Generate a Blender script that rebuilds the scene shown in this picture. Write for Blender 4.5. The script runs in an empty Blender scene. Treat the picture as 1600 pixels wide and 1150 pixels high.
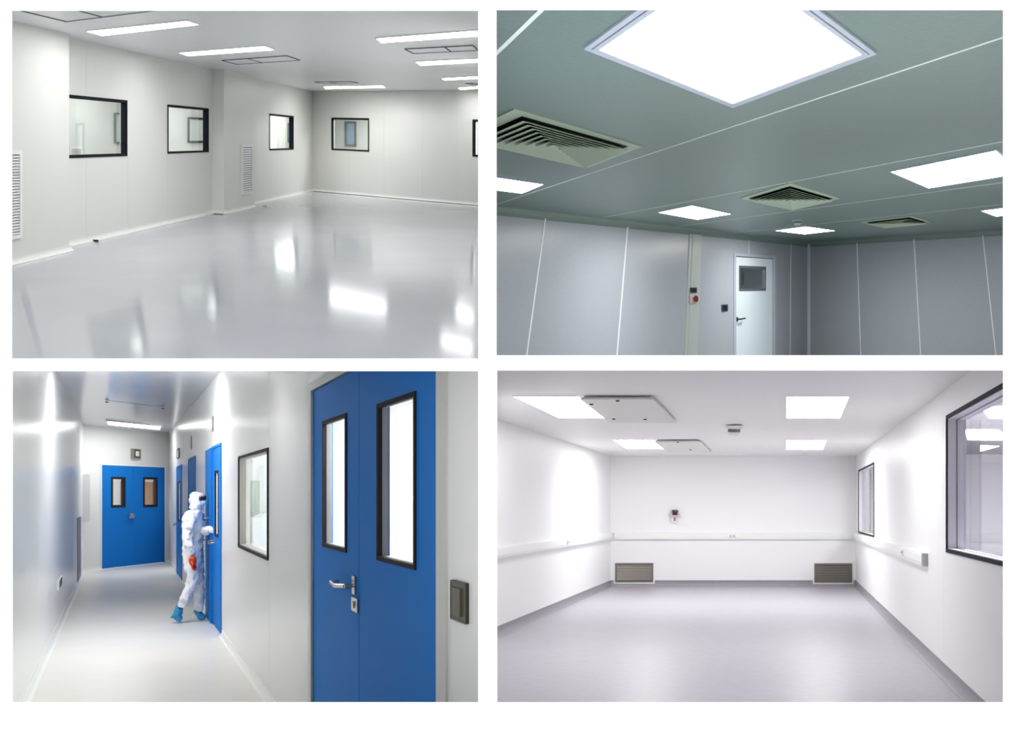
import bpy, bmesh, math, random
from mathutils import Vector, Matrix
random.seed(7)

# ---------------------------------------------------------------- camera, sky, exposure
F = 1300.0            # focal length in pixels of the 1600 x 1150 frame
CX, CY = 800.0, 575.0
CAMZ = 6.0            # height of the eye above the ground
scene = bpy.context.scene
cam_data = bpy.data.cameras.new('camera')
cam = bpy.data.objects.new('camera', cam_data)
scene.collection.objects.link(cam)
cam.location = (0, 0, CAMZ)
cam.rotation_euler = (math.pi / 2, 0, 0)
cam_data.sensor_fit = 'HORIZONTAL'
cam_data.sensor_width = 36.0
cam_data.lens = 36.0 * F / 1600.0
cam_data.clip_start = 0.05
cam_data.clip_end = 200
scene.camera = cam

world = bpy.data.worlds.new('overcast_sky')
scene.world = world
world.use_nodes = True
world.node_tree.nodes['Background'].inputs[0].default_value = (1.0, 1.0, 1.0, 1)
world.node_tree.nodes['Background'].inputs[1].default_value = 1.25

scene.view_settings.view_transform = 'Standard'
scene.view_settings.look = 'None'
scene.view_settings.exposure = 0.0
scene.view_settings.gamma = 1.0
scene.view_settings.use_curve_mapping = False

# lamp strengths (radiance of the lamp covers)
E_TL, E_TR, E_BL, E_BR = 16.0, 19.0, 19.0, 9.8
E_TLX, E_BLX, E_BRX, E_TRX = 16.0, 42.0, 85.0, 10.0

COL = scene.collection

# ---------------------------------------------------------------- helpers
def lin(c):
    return tuple(((v / 255.0) / 12.92 if v / 255.0 <= 0.04045 else ((v / 255.0 + 0.055) / 1.055) ** 2.4) for v in c)

def mat(name, rgb, rough=0.5, metal=0.0, spec=0.5, var=0.0, scale=8.0, bump=0.0, bscale=60.0, coat=0.0, stretch=None):
    m = bpy.data.materials.new(name)
    m.use_nodes = True
    nt = m.node_tree
    b = nt.nodes['Principled BSDF']
    c = lin(rgb)
    b.inputs['Base Color'].default_value = (*c, 1)
    b.inputs['Roughness'].default_value = rough
    b.inputs['Metallic'].default_value = metal
    b.inputs['Specular IOR Level'].default_value = spec
    if coat:
        b.inputs['Coat Weight'].default_value = coat
        b.inputs['Coat Roughness'].default_value = 0.05
    if var or bump:
        tc = nt.nodes.new('ShaderNodeNewGeometry')
        mp = nt.nodes.new('ShaderNodeMapping')
        if stretch:
            mp.inputs['Scale'].default_value = stretch
        nt.links.new(tc.outputs['Position'], mp.inputs['Vector'])
    if var:
        n = nt.nodes.new('ShaderNodeTexNoise')
        n.inputs['Scale'].default_value = scale
        n.inputs['Detail'].default_value = 4
        nt.links.new(mp.outputs['Vector'], n.inputs['Vector'])
        r = nt.nodes.new('ShaderNodeValToRGB')
        r.color_ramp.elements[0].position = 0.3
        r.color_ramp.elements[1].position = 0.7
        r.color_ramp.elements[0].color = (*[v * (1 - var) for v in c], 1)
        r.color_ramp.elements[1].color = (*[min(1, v * (1 + var)) for v in c], 1)
        nt.links.new(n.outputs['Fac'], r.inputs['Fac'])
        nt.links.new(r.outputs['Color'], b.inputs['Base Color'])
    if bump:
        n2 = nt.nodes.new('ShaderNodeTexNoise')
        n2.inputs['Scale'].default_value = bscale
        nt.links.new(mp.outputs['Vector'], n2.inputs['Vector'])
        bp = nt.nodes.new('ShaderNodeBump')
        bp.inputs['Strength'].default_value = bump
        bp.inputs['Distance'].default_value = 0.02
        nt.links.new(n2.outputs['Fac'], bp.inputs['Height'])
        nt.links.new(bp.outputs['Normal'], b.inputs['Normal'])
    return m

def glow(name, strength, rgb=(255, 255, 255)):
    m = bpy.data.materials.new(name)
    m.use_nodes = True
    nt = m.node_tree
    nt.nodes.remove(nt.nodes['Principled BSDF'])
    e = nt.nodes.new('ShaderNodeEmission')
    e.inputs[0].default_value = (*lin(rgb), 1)
    e.inputs[1].default_value = strength
    nt.links.new(e.outputs[0], nt.nodes['Material Output'].inputs[0])
    return m

def glass(name, tint=(250, 253, 252), refl=0.3):
    m = bpy.data.materials.new(name)
    m.use_nodes = True
    nt = m.node_tree
    nt.nodes.remove(nt.nodes['Principled BSDF'])
    t = nt.nodes.new('ShaderNodeBsdfTransparent')
    t.inputs[0].default_value = (*lin(tint), 1)
    g = nt.nodes.new('ShaderNodeBsdfGlossy')
    g.inputs['Roughness'].default_value = 0.02
    fr = nt.nodes.new('ShaderNodeFresnel')
    fr.inputs[0].default_value = 1.45
    mul = nt.nodes.new('ShaderNodeMath'); mul.operation = 'MULTIPLY'
    mul.inputs[1].default_value = refl
    nt.links.new(fr.outputs[0], mul.inputs[0])
    mx = nt.nodes.new('ShaderNodeMixShader')
    nt.links.new(mul.outputs[0], mx.inputs[0])
    nt.links.new(t.outputs[0], mx.inputs[1])
    nt.links.new(g.outputs[0], mx.inputs[2])
    nt.links.new(mx.outputs[0], nt.nodes['Material Output'].inputs[0])
    return m

WORLDLOC = {}

def tag(o, label=None, cat=None, group=None, kind=None):
    if o is None: return None
    if label: o['label'] = label
    if cat: o['category'] = cat
    if group: o['group'] = group
    if kind: o['kind'] = kind
    return o

def empty(name, loc):
    o = bpy.data.objects.new(name, None)
    o.empty_display_size = 0.1
    COL.objects.link(o)
    o.location = loc
    WORLDLOC[o] = Vector(loc)
    return o

def link(o, world_loc, parent):
    COL.objects.link(o)
    WORLDLOC[o] = Vector(world_loc)
    if parent is not None:
        o.parent = parent
        o.location = Vector(world_loc) - WORLDLOC[parent]
    else:
        o.location = world_loc

CLIP = []      # planes of the partitions between the rooms: (normal pointing out of the room)
def room_bounds(left=None, right=None, top=None, bottom=None):
    """the partitions (as picture columns / rows) that the room's shell is trimmed against"""
    CLIP.clear()
    if right is not None: CLIP.append(Vector((F, -(right - CX), 0)).normalized())
    if left is not None: CLIP.append(Vector((-F, (left - CX), 0)).normalized())
    if bottom is not None: CLIP.append(Vector((0, -(bottom - CY), -F)).normalized())
    if top is not None: CLIP.append(Vector((0, (top - CY), F)).normalized())

def from_bm(name, bm, material, parent=None, smooth=False):
    for nrm in CLIP:
        co = Vector((0, 0, CAMZ))
        if all((v.co - co).dot(nrm) <= 0 for v in bm.verts): continue
        r = bmesh.ops.bisect_plane(bm, geom=bm.verts[:] + bm.edges[:] + bm.faces[:], plane_co=co, plane_no=nrm, clear_outer=True)
        ed = [e for e in r['geom_cut'] if isinstance(e, bmesh.types.BMEdge)]
        if ed and len(bm.verts): bmesh.ops.holes_fill(bm, edges=[e for e in ed if e.is_boundary], sides=0)
    if not len(bm.faces):
        bm.free(); return None
    bmesh.ops.recalc_face_normals(bm, faces=bm.faces)
    vs = [v.co for v in bm.verts]
    lo = Vector((min(v.x for v in vs), min(v.y for v in vs), min(v.z for v in vs)))
    hi = Vector((max(v.x for v in vs), max(v.y for v in vs), max(v.z for v in vs)))
    c = Vector(((lo.x + hi.x) / 2, (lo.y + hi.y) / 2, lo.z))
    bmesh.ops.translate(bm, verts=bm.verts, vec=-c)
    me = bpy.data.meshes.new(name)
    bm.to_mesh(me)
    bm.free()
    me.materials.append(material)
    if smooth:
        for p in me.polygons: p.use_smooth = True
    o = bpy.data.objects.new(name, me)
    link(o, c, parent)
    return o

def add_hull8(bm, p):
    """p: 8 points, 0-3 front loop, 4-7 back loop"""
    v = [bm.verts.new(q) for q in p]
    for f in ((0, 1, 2, 3), (7, 6, 5, 4), (0, 4, 5, 1), (1, 5, 6, 2), (2, 6, 7, 3), (3, 7, 4, 0)):
        bm.faces.new([v[i] for i in f])

def add_prism(bm, loop, off):
    """loop of 3-D points and an offset vector"""
    n = len(loop)
    a = [bm.verts.new(p) for p in loop]
    b = [bm.verts.new(Vector(p) + Vector(off)) for p in loop]
    bm.faces.new(a)
    bm.faces.new(b[::-1])
    for i in range(n):
        j = (i + 1) % n
        bm.faces.new([a[i], b[i], b[j], a[j]])

def prism(name, loop, off, material, parent=None):
    bm = bmesh.new()
    add_prism(bm, loop, off)
    return from_bm(name, bm, material, parent)

def add_ring(bm, outer, inner, off):
    """frame between two matching loops, thickened by off"""
    n = len(outer)
    off = Vector(off)
    for i in range(n):
        j = (i + 1) % n
        add_hull8(bm, [outer[i], outer[j], inner[j], inner[i],
                       Vector(outer[i]) + off, Vector(outer[j]) + off, Vector(inner[j]) + off, Vector(inner[i]) + off])

def quad(name, pts, material, parent=None):
    bm = bmesh.new()
    bm.faces.new([bm.verts.new(p) for p in pts])
    return from_bm(name, bm, material, parent)

def add_tube(bm, p0, p1, r0, r1=None, seg=12, caps=True):
    p0, p1 = Vector(p0), Vector(p1)
    r1 = r0 if r1 is None else r1
    ax = (p1 - p0).normalized()
    u = ax.orthogonal().normalized()
    w = ax.cross(u)
    A, B = [], []
    for i in range(seg):
        a = 2 * math.pi * i / seg
        d = u * math.cos(a) + w * math.sin(a)
        A.append(bm.verts.new(p0 + d * r0)); B.append(bm.verts.new(p1 + d * r1))
    for i in range(seg):
        j = (i + 1) % seg
        bm.faces.new([A[i], A[j], B[j], B[i]])
    if caps:
        bm.faces.new(A[::-1]); bm.faces.new(B)

def P(px, py, D):
    return Vector(((px - CX) / F * D, D, CAMZ - (py - CY) / F * D))

def ray(px, py):
    return Vector(((px - CX) / F, 1.0, -(py - CY) / F))

class Room:
    """floor and ceiling planes: z = CAMZ + sx*x + sy*y - h (floor) or + hc (ceiling)"""
    def __init__(s, horizon, slope, h, hc):
        s.sx = -slope
        s.sy = (CY - horizon) / F
        s.h, s.hc = h, hc
        s.H = h + hc
    def fz(s, x, y): return CAMZ + s.sx * x + s.sy * y - s.h
    def cz(s, x, y): return CAMZ + s.sx * x + s.sy * y + s.hc
    def _hit(s, px, py, k):
        r = ray(px, py)
        t = k / (r.z - s.sx * r.x - s.sy)
        return Vector((r.x * t, r.y * t, CAMZ + r.z * t))
    def floor(s, px, py): return s._hit(px, py, -s.h)
    def ceil(s, px, py, drop=0.0): return s._hit(px, py, s.hc - drop)

class Wall:
    """vertical wall over a line on the room's floor; inward normal points to 'inside'"""
    def __init__(s, room, a, b, inside):
        s.room = room
        s.o = Vector((a.x, a.y))
        v = Vector((b.x - a.x, b.y - a.y))
        s.L = v.length
        s.d = v / s.L
        n = Vector((-s.d.y, s.d.x))
        if n.dot(Vector((inside[0], inside[1])) - s.o) < 0: n = -n
        s.n = n
    def w(s, a, t, n=0.0):
        q = s.o + s.d * a
        z = s.room.fz(q.x, q.y) + t
        q = q + s.n * n
        return Vector((q.x, q.y, z))
    def st(s, px, py, n=0.0):
        r = ray(px, py)
        base = s.o + s.n * n
        k = s.n.dot(base) / s.n.dot(Vector((r.x, r.y)))
        q = Vector((r.x * k, r.y * k))
        a = (q - base).dot(s.d)
        qq = s.o + s.d * a
        return a, CAMZ + r.z * k - s.room.fz(qq.x, qq.y)
    def s_at(s, px, n=0.0): return s.st(px, CY, n)[0]
    def rect(s, x0, x1, yt0, yt1, yb0, yb1):
        """rectangle on the wall from the four picture corners"""
        a0, a1 = s.s_at(x0), s.s_at(x1)
        t1 = (s.st(x0, yt0)[1] + s.st(x1, yt1)[1]) / 2
        t0 = (s.st(x0, yb0)[1] + s.st(x1, yb1)[1]) / 2
        if a0 > a1: a0, a1 = a1, a0
        return (a0, a1, t0, t1)
    def add_box(s, bm, a0, a1, t0, t1, n0, n1):
        add_hull8(bm, [s.w(a0, t0, n1), s.w(a1, t0, n1), s.w(a1, t1, n1), s.w(a0, t1, n1),
                       s.w(a0, t0, n0), s.w(a1, t0, n0), s.w(a1, t1, n0), s.w(a0, t1, n0)])
    def box(s, name, a0, a1, t0, t1, n0, n1, m, parent=None):
        bm = bmesh.new()
        s.add_box(bm, a0, a1, t0, t1, n0, n1)
        return from_bm(name, bm, m, parent)
    def ring(s, name, r, fw, n0, n1, m, parent=None):
        a0, a1, t0, t1 = r
        bm = bmesh.new()
        o = [s.w(a0, t0, n1), s.w(a1, t0, n1), s.w(a1, t1, n1), s.w(a0, t1, n1)]
        i = [s.w(a0 + fw, t0 + fw, n1), s.w(a1 - fw, t0 + fw, n1), s.w(a1 - fw, t1 - fw, n1), s.w(a0 + fw, t1 - fw, n1)]
        off = Vector((s.n.x, s.n.y, 0)) * (n0 - n1)
        add_ring(bm, o, i, off)
        return from_bm(name, bm, m, parent)
    def sheet(s, bm, a0, a1, t0, t1, holes, n0, n1):
        """slab with rectangular openings"""
        A = sorted(set([a0, a1] + [x for h in holes for x in h[:2] if a0 < x < a1]))
        T = sorted(set([t0, t1] + [x for h in holes for x in h[2:] if t0 < x < t1]))
        vs = {}
        def V(i, j):
            if (i, j) not in vs: vs[(i, j)] = bm.verts.new(s.w(A[i], T[j], n1))
            return vs[(i, j)]
        fs = []
        for i in range(len(A) - 1):
            for j in range(len(T) - 1):
                ca, ct = (A[i] + A[i + 1]) / 2, (T[j] + T[j + 1]) / 2
                if any(h[0] < ca < h[1] and h[2] < ct < h[3] for h in holes): continue
                fs.append(bm.faces.new([V(i, j), V(i + 1, j), V(i + 1, j + 1), V(i, j + 1)]))
        if not fs: return
        ret = bmesh.ops.extrude_face_region(bm, geom=fs)
        nv = [g for g in ret['geom'] if isinstance(g, bmesh.types.BMVert)]
        bmesh.ops.translate(bm, verts=nv, vec=Vector((s.n.x, s.n.y, 0)) * (n0 - n1))
    def profile(s, name, a0, a1, prof, m, parent=None):
        """prof: list of (n, t)"""
        bm = bmesh.new()
        A = [bm.verts.new(s.w(a0, t, n)) for n, t in prof]
        B = [bm.verts.new(s.w(a1, t, n)) for n, t in prof]
        bm.faces.new(A); bm.faces.new(B[::-1])
        k = len(prof)
        for i in range(k):
            j = (i + 1) % k
            bm.faces.new([A[i], B[i], B[j], A[j]])
        return from_bm(name, bm, m, parent)

def panelled_wall(name, W, a0, a1, seams, holes, m_panel, m_core, label, gap=0.004, t0=-0.02, t1=None, thick=0.03):
    """a wall core with its cladding panels as parts"""
    t1 = W.room.H + 0.02 if t1 is None else t1
    bm = bmesh.new()
    W.sheet(bm, a0, a1, t0 - 0.05, t1 + 0.05, holes, -0.1, -thick)
    core = from_bm(name, bm, m_core)
    tag(core, label, 'wall', kind='structure')
    cuts = [a0] + sorted(x for x in seams if a0 < x < a1) + [a1]
    for k in range(len(cuts) - 1):
        bm = bmesh.new()
        W.sheet(bm, cuts[k] + (gap / 2 if k else 0), cuts[k + 1] - (gap / 2 if k < len(cuts) - 2 else 0), t0, t1, holes, -thick + 0.001, 0)
        if len(bm.faces): from_bm('wall_panel', bm, m_panel, core)
        else: bm.free()
    return core

def cove(name, W, a0, a1, hgt, dep, m, label):
    pr = [(0, 0), (dep, 0)]
    for i in range(1, 5):
        a = math.pi / 2 * i / 5
        pr.append((dep - dep * math.sin(a) * 0.96, hgt * (1 - math.cos(a))))
    pr += [(0.006, hgt), (0, hgt)]
    o = W.profile(name, a0, a1, pr, m)
    return tag(o, label, 'skirting', kind='structure')

def window(name, W, r, m_frame, m_pane, label, fw=0.05, depth=0.1, m_reveal=None, face=0.012, pane_n=None):
    a0, a1, t0, t1 = r
    root = empty(name, W.w((a0 + a1) / 2, t0, 0))
    tag(root, label, 'window', kind='structure')
    W.ring('window_frame', (a0 - fw * 0.4, a1 + fw * 0.4, t0 - fw * 0.4, t1 + fw * 0.4), fw * 0.7, -0.002, face, m_frame, root)
    W.ring('window_reveal', (a0 + 0.001, a1 - 0.001, t0 + 0.001, t1 - 0.001), 0.02, -depth, 0.0, m_reveal or m_frame, root)
    pn = -depth * 0.85 if pane_n is None else pane_n
    W.box('pane', a0 + 0.019, a1 - 0.019, t0 + 0.019, t1 - 0.019, pn - 0.006, pn, m_pane, root)
    return root

def ceiling_light(R, q, strength_mat, m_frame, label, group, border=0.06, drop=0.03, name='ceiling_light'):
    """q: outer picture corners in order; frame ring and glowing diffuser"""
    pts = [R.ceil(*c) for c in q]
    c = sum(pts, Vector()) / len(pts)
    root = empty(name, (c.x, c.y, c.z - drop))
    tag(root, label, 'ceiling light', group)
    inner = [p.lerp(c, border) for p in pts]
    bm = bmesh.new()
    add_ring(bm, pts, inner, (0, 0, -drop))
    from_bm('frame', bm, m_frame, root)
    quad('diffuser', [p + Vector((0, 0, -drop * 0.6)) for p in inner], strength_mat, root)
    return root

# ---------------------------------------------------------------- materials
M = {}
M['margin'] = mat('white_plaster', (250, 250, 250), 0.8, spec=0.1)
# grey epoxy room
M['tl_wall'] = mat('ivory_steel_panel', (226, 226, 221), 0.35, spec=0.35)
M['tl_core'] = mat('pale_sealant', (226, 226, 221), 0.6)
M['tl_ceil'] = mat('pale_ceiling_panel', (236, 238, 238), 0.3, spec=0.4)
M['tl_floor'] = mat('grey_epoxy', (186, 189, 196), 0.11, spec=0.55, var=0.03, scale=1.2, bump=0.012, bscale=3.0)
M['white_trim'] = mat('white_trim', (240, 240, 236), 0.4)
M['black_frame'] = mat('black_frame', (24, 26, 32), 0.7, spec=0.15)
M['dark_line'] = mat('dark_gap', (70, 72, 82), 0.6)
M['vent_white'] = mat('white_vent', (225, 225, 226), 0.4)
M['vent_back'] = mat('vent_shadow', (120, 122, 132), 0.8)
M['pane'] = glass('window_glass')
M['pane_grey'] = glass('window_glass_grey', (238, 238, 242), 0.4)
# green-grey ceiling room
M['tr_wall'] = mat('bluegrey_wall_panel', (172, 177, 183), 0.32, spec=0.4, var=0.05, scale=50)
M['tr_ceil'] = mat('greygreen_ceiling_panel', (114, 134, 129), 0.34, spec=0.4, var=0.06, scale=40)
M['tr_strip'] = mat('white_sealant', (238, 244, 246), 0.5)
M['tr_cstrip'] = mat('pale_green_sealant', (238, 250, 244), 0.5)
M['tr_floor'] = mat('dull_grey_vinyl', (196, 198, 200), 0.5)
M['tr_casing'] = mat('greenish_cream_casing', (182, 188, 184), 0.4)
M['tr_cove'] = mat('greygreen_cove', (120, 136, 128), 0.4)
M['tr_frame'] = mat('bluewhite_lamp_frame', (190, 198, 212), 0.4)
M['tr_door'] = mat('ice_white_door', (226, 240, 244), 0.35)
M['louvre'] = mat('greenish_louvre', (176, 192, 168), 0.45)
M['louvre_dark'] = mat('black_duct', (14, 14, 20), 0.8)
M['device_dark'] = mat('dark_switch', (38, 42, 60), 0.4)
M['device_red'] = mat('red_button', (120, 20, 22), 0.35)
M['device_red_plate'] = mat('pale_pink_plate', (216, 190, 190), 0.5)
# corridor
M['bl_wall'] = mat('glossy_white_panel', (235, 235, 233), 0.24, spec=0.34)
M['bl_core'] = mat('corridor_sealant', (206, 206, 202), 0.5)
M['bl_ceil'] = mat('glossy_white_ceiling', (220, 221, 222), 0.16, spec=0.45)
M['bl_floor'] = mat('ivory_vinyl', (232, 229, 224), 0.34, spec=0.16, var=0.015, scale=3)
M['blue'] = mat('blue_door_paint', (28, 122, 208), 0.5, spec=0.06)
M['blue_seal'] = mat('dark_blue_seal', (10, 58, 112), 0.5)
M['steel'] = mat('satin_steel', (190, 186, 178), 0.25, metal=1.0)
M['steel_dark'] = mat('dark_steel', (92, 90, 80), 0.4, metal=0.6)
M['reveal_grey'] = mat('warm_grey_reveal', (150, 146, 142), 0.5)
M['brown'] = mat('brown_wood', (176, 122, 74), 0.5, var=0.08, scale=4, stretch=(6, 6, 0.6))
M['slate'] = mat('slate_plastic', (132, 124, 130), 0.5)
M['green_plate'] = mat('green_plate', (70, 96, 84), 0.5)
M['olive'] = mat('olive_plate', (96, 94, 80), 0.4, metal=0.3)
M['suit'] = mat('white_coverall', (240, 240, 244), 0.7, spec=0.2)
M['shoe'] = mat('blue_shoe_cover', (52, 150, 200), 0.5)
M['orange'] = mat('orange_glove', (228, 72, 26), 0.5)
M['goggle'] = mat('dark_goggles', (40, 36, 44), 0.2)
M['skin'] = mat('skin', (212, 160, 138), 0.5)
M['white_plastic'] = mat('white_plastic', (238, 238, 236), 0.4)
# white room
M['br_wall'] = mat('white_wall', (240, 240, 240), 0.42, spec=0.25)
M['br_core'] = mat('white_core', (228, 228, 228), 0.6)
M['br_ceil'] = mat('white_ceiling', (246, 245, 244), 0.45, spec=0.3)
M['br_panel'] = mat('offwhite_ceiling_plate', (226, 224, 218), 0.4)
M['br_floor'] = mat('grey_vinyl_streaked', (176, 172, 180), 0.38, spec=0.4, var=0.10, scale=9, stretch=(1.2, 9, 1))
M['br_cove'] = mat('grey_vinyl_upstand', (146, 144, 150), 0.5, var=0.05, scale=20)
M['grille_steel'] = mat('taupe_grille', (128, 122, 114), 0.4, metal=0.4)
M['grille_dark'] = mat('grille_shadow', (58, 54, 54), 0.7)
M['lamp_tl'] = glow('lamp_cover_a', E_TL)
M['lamp_tr'] = glow('lamp_cover_b', E_TR, (255, 254, 254))
M['lamp_bl'] = glow('lamp_cover_c', E_BL)
M['lamp_br'] = glow('lamp_cover_d', E_BR)
M['lamp_tlx'] = glow('lamp_cover_e', E_TLX)
M['lamp_tly'] = glow('lamp_cover_i', 20.0)
M['lamp_tln'] = glow('lamp_cover_j', 10.0)
M['lamp_bln'] = glow('lamp_cover_k', 12.0)
M['lamp_tlf'] = glow('lamp_cover_o', 9.8)
M['lamp_bls'] = glow('lamp_cover_m', 4.0)
M['lamp_brf'] = glow('lamp_cover_n', 19.0)
M['lamp_bly'] = glow('lamp_cover_l', 28.0)
M['lamp_trx'] = glow('lamp_cover_f', E_TRX)
M['lamp_blx'] = glow('lamp_cover_g', E_BLX)
M['lamp_brx'] = glow('lamp_cover_h', E_BRX)

# ---------------------------------------------------------------- front wall with its four openings
DF = 2.4
RECTS = {'TL': (19, 747, 17, 560), 'TR': (776, 1567, 16, 555), 'BL': (20, 747, 580, 1097), 'BR': (777, 1567, 579, 1097)}

def front_wall():
    bm = bmesh.new()
    xs = sorted(set([-900, 2500] + [v for r in RECTS.values() for v in r[:2]]))
    ys = sorted(set([-900, 2000] + [v for r in RECTS.values() for v in r[2:]]))
    vf, vb = {}, {}
    def pt(i, j, back):
        d = vb if back else vf
        if (i, j) not in d:
            d[(i, j)] = bm.verts.new(P(xs[i], ys[j], DF + (0.04 if back else 0)))
        return d[(i, j)]
    def solid(i, j):
        if i < 0 or j < 0 or i >= len(xs) - 1 or j >= len(ys) - 1: return False
        cx, cy = (xs[i] + xs[i + 1]) / 2, (ys[j] + ys[j + 1]) / 2
        return not any(r[0] < cx < r[1] and r[2] < cy < r[3] for r in RECTS.values())
    for i in range(len(xs) - 1):
        for j in range(len(ys) - 1):
            if not solid(i, j): continue
            for back in (False, True):
                f = [pt(i, j, back), pt(i + 1, j, back), pt(i + 1, j + 1, back), pt(i, j + 1, back)]
                bm.faces.new(f)
            for (di, dj, a, b) in ((-1, 0, (i, j), (i, j + 1)), (1, 0, (i + 1, j), (i + 1, j + 1)), (0, -1, (i, j), (i + 1, j)), (0, 1, (i, j + 1), (i + 1, j + 1))):
                if not solid(i + di, j + dj):
                    bm.faces.new([pt(*a, False), pt(*b, False), pt(*b, True), pt(*a, True)])
    o = from_bm('wall_front', bm, M['margin'])
    tag(o, 'plain white surround with four rectangular openings onto four rooms', 'wall', kind='structure')
front_wall()

def side_plate(name, px, py0, py1, D0, D1, thick, m, label):
    CLIP.clear()
    loop = [P(px, py0, D0), P(px, py0, D1), P(px, py1, D1), P(px, py1, D0)]
    o = prism(name, loop, (thick, 0, 0), m)
    return tag(o, label, 'wall', kind='structure')

def flat_plate(name, py, px0, px1, D0, D1, thick, m, label, cat):
    CLIP.clear()
    loop = [P(px0, py, D0), P(px1, py, D0), P(px1, py, D1), P(px0, py, D1)]
    o = prism(name, loop, (0, 0, thick), m)
    return tag(o, label, cat, kind='structure')

DB = DF + 0.045
def slab(name, R, xy, top, thick, m, label):
    z = R.cz if top else R.fz
    loop = [Vector((x, y, z(x, y))) for x, y in xy]
    o = prism(name, loop, (0, 0, thick if top else -thick), m)
    return tag(o, label, 'ceiling' if top else 'floor', kind='structure')

# ================================================================ ROOM 1 (upper left): grey epoxy floor
room_bounds(right=748.6, bottom=561.6)
TL = Room(219 + 0.032 * (800 - 819), 0.032, 1.618, 1.184)
aB, bB = TL.floor(105, 385.5), TL.floor(488, 298.5)
W1 = Wall(TL, aB, bB, (0, 10))
e1 = []
for q in ((350, 335), (108, 392)):
    p = TL.floor(*q)
    e1.append((Vector((p.x, p.y)) - W1.o).dot(W1.n))
STEP = sum(e1) / 2
s_front = -(aB.y - DB) / W1.d.y
sC = W1.L
cR = TL.floor(747, 321)
W2 = Wall(TL, bB, cR, (0, 10))
s2_end = W2.s_at(750.5)

w1r = W1.rect(80, 197, 149.5, 157, 245.3, 242)
w2r = W1.rect(262, 325, 165, 170, 238.5, 237)
w3r = W1.rect(421, 458, 179, 182, 233.5, 233)
w4r = W2.rect(519, 576, 185, 186, 234, 235)
w5r = W2.rect(740, 790, 188, 190, 242, 246)
w5r = (w5r[0], min(w5r[1], s2_end - 0.05), w5r[2], w5r[3])
seamsL = [W1.s_at(x) for x in (135, 200, 262, 331, 440, 470)]
panelled_wall('wall_left', W1, s_front, sC + 0.1, seamsL, [w1r, w2r, w3r], M['tl_wall'], M['tl_core'],
              'ivory panelled wall with dark framed windows beside the grey glossy floor')
seamsR = [W2.s_at(x) for x in (545, 600, 660, 715)]
panelled_wall('wall_back', W2, -0.1, s2_end + 0.2, seamsR, [w4r, w5r], M['tl_wall'], M['tl_core'],
              'ivory panelled wall at the far end of the grey glossy floor')
# piers standing proud of the left wall
a_pA = W1.s_at(108, STEP)
a_pC0, a_pC1 = W1.s_at(350, STEP), W1.s_at(397, STEP)
p1 = W1.box('wall_pier', s_front, a_pA, -0.02, TL.H + 0.02, 0.002, STEP, M['tl_wall'])
tag(p1, 'wide ivory wall pier at the left end, holding the cut-off tall vent', 'pier', kind='structure')
p2 = W1.box('wall_pier', a_pC0, a_pC1, -0.02, TL.H + 0.02, 0.002, STEP, M['tl_wall'])
tag(p2, 'narrow ivory wall pier with the tall white vent', 'pier', kind='structure')
# skirting
def tlcove(a0, a1, n, label):
    W = Wall(TL, W1.w(0, 0, n), W1.w(1, 0, n), (0, 10))
    cove('baseboard_left', W, a0, a1, 0.075, 0.05, M['white_trim'], label)
tlcove(s_front, a_pA + 0.05, STEP, 'white coved skirting along the wide left pier')
tlcove(a_pA, a_pC0, 0, 'white coved skirting below the two largest windows of the epoxy room')
tlcove(a_pC0 - 0.05, a_pC1 + 0.05, STEP, 'white coved skirting along the narrow pier')
tlcove(a_pC1, sC, 0, 'white coved skirting between narrow pier and far corner')
cove('baseboard_back', W2, 0, s2_end, 0.075, 0.05, M['white_trim'], 'white coved skirting along the far wall of the epoxy room')
pside = Wall(TL, W1.w(a_pC0, 0, 0), W1.w(a_pC0, 0, STEP), (W1.w(a_pC0 - 1, 0, 0).x, W1.w(a_pC0 - 1, 0, 0).y))
cove('baseboard_left', pside, 0, STEP + 0.05, 0.075, 0.05, M['white_trim'], 'short white skirting on the side of the narrow pier')

# windows
window('window_1', W1, w1r, M['black_frame'], M['pane'], 'largest dark framed window, left edge behind the wide pier', 0.05, 0.07)
window('window_2', W1, w2r, M['black_frame'], M['pane'], 'dark framed square window left of the narrow pier', 0.035, 0.09)
window('window_3', W1, w3r, M['black_frame'], M['pane'], 'dark framed window between the tall vent and the far corner', 0.045, 0.1)
window('window_4', W2, w4r, M['black_frame'], M['pane'], 'dark framed window on the far wall showing a blue strip', 0.05, 0.04)
window('window_5', W2, w5r, M['black_frame'], M['pane'], 'dark framed window cut off at the right edge of the epoxy room', 0.07, 0.05)

# tall vents
def tall_vent(W, r, n, label, nslat):
    a0, a1, t0, t1 = r
    Wn = Wall(W.room, W.w(0, 0, n), W.w(1, 0, n), (0, 10))
    root = empty('wall_vent', Wn.w((a0 + a1) / 2, t0, 0))
    tag(root, label, 'vent', 'tall wall vents')
    Wn.ring('frame', r, 0.045, 0.0, 0.025, M['white_trim'], root)
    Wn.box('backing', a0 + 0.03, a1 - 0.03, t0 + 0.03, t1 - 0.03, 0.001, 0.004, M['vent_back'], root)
    h = (t1 - t0 - 0.1) / nslat
    for k in range(nslat):
        z = t0 + 0.05 + k * h
        bm = bmesh.new()
        A0, A1 = a0 + 0.045, a1 - 0.045
        add_hull8(bm, [Wn.w(A0, z, 0.020), Wn.w(A1, z, 0.020), Wn.w(A1, z + 0.006, 0.022), Wn.w(A0, z + 0.006, 0.022),
                       Wn.w(A0, z + h * 0.62, 0.005), Wn.w(A1, z + h * 0.62, 0.005), Wn.w(A1, z + h * 0.62 + 0.006, 0.007), Wn.w(A0, z + h * 0.62 + 0.006, 0.007)])
        from_bm('slat', bm, M['vent_white'], root)
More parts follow.
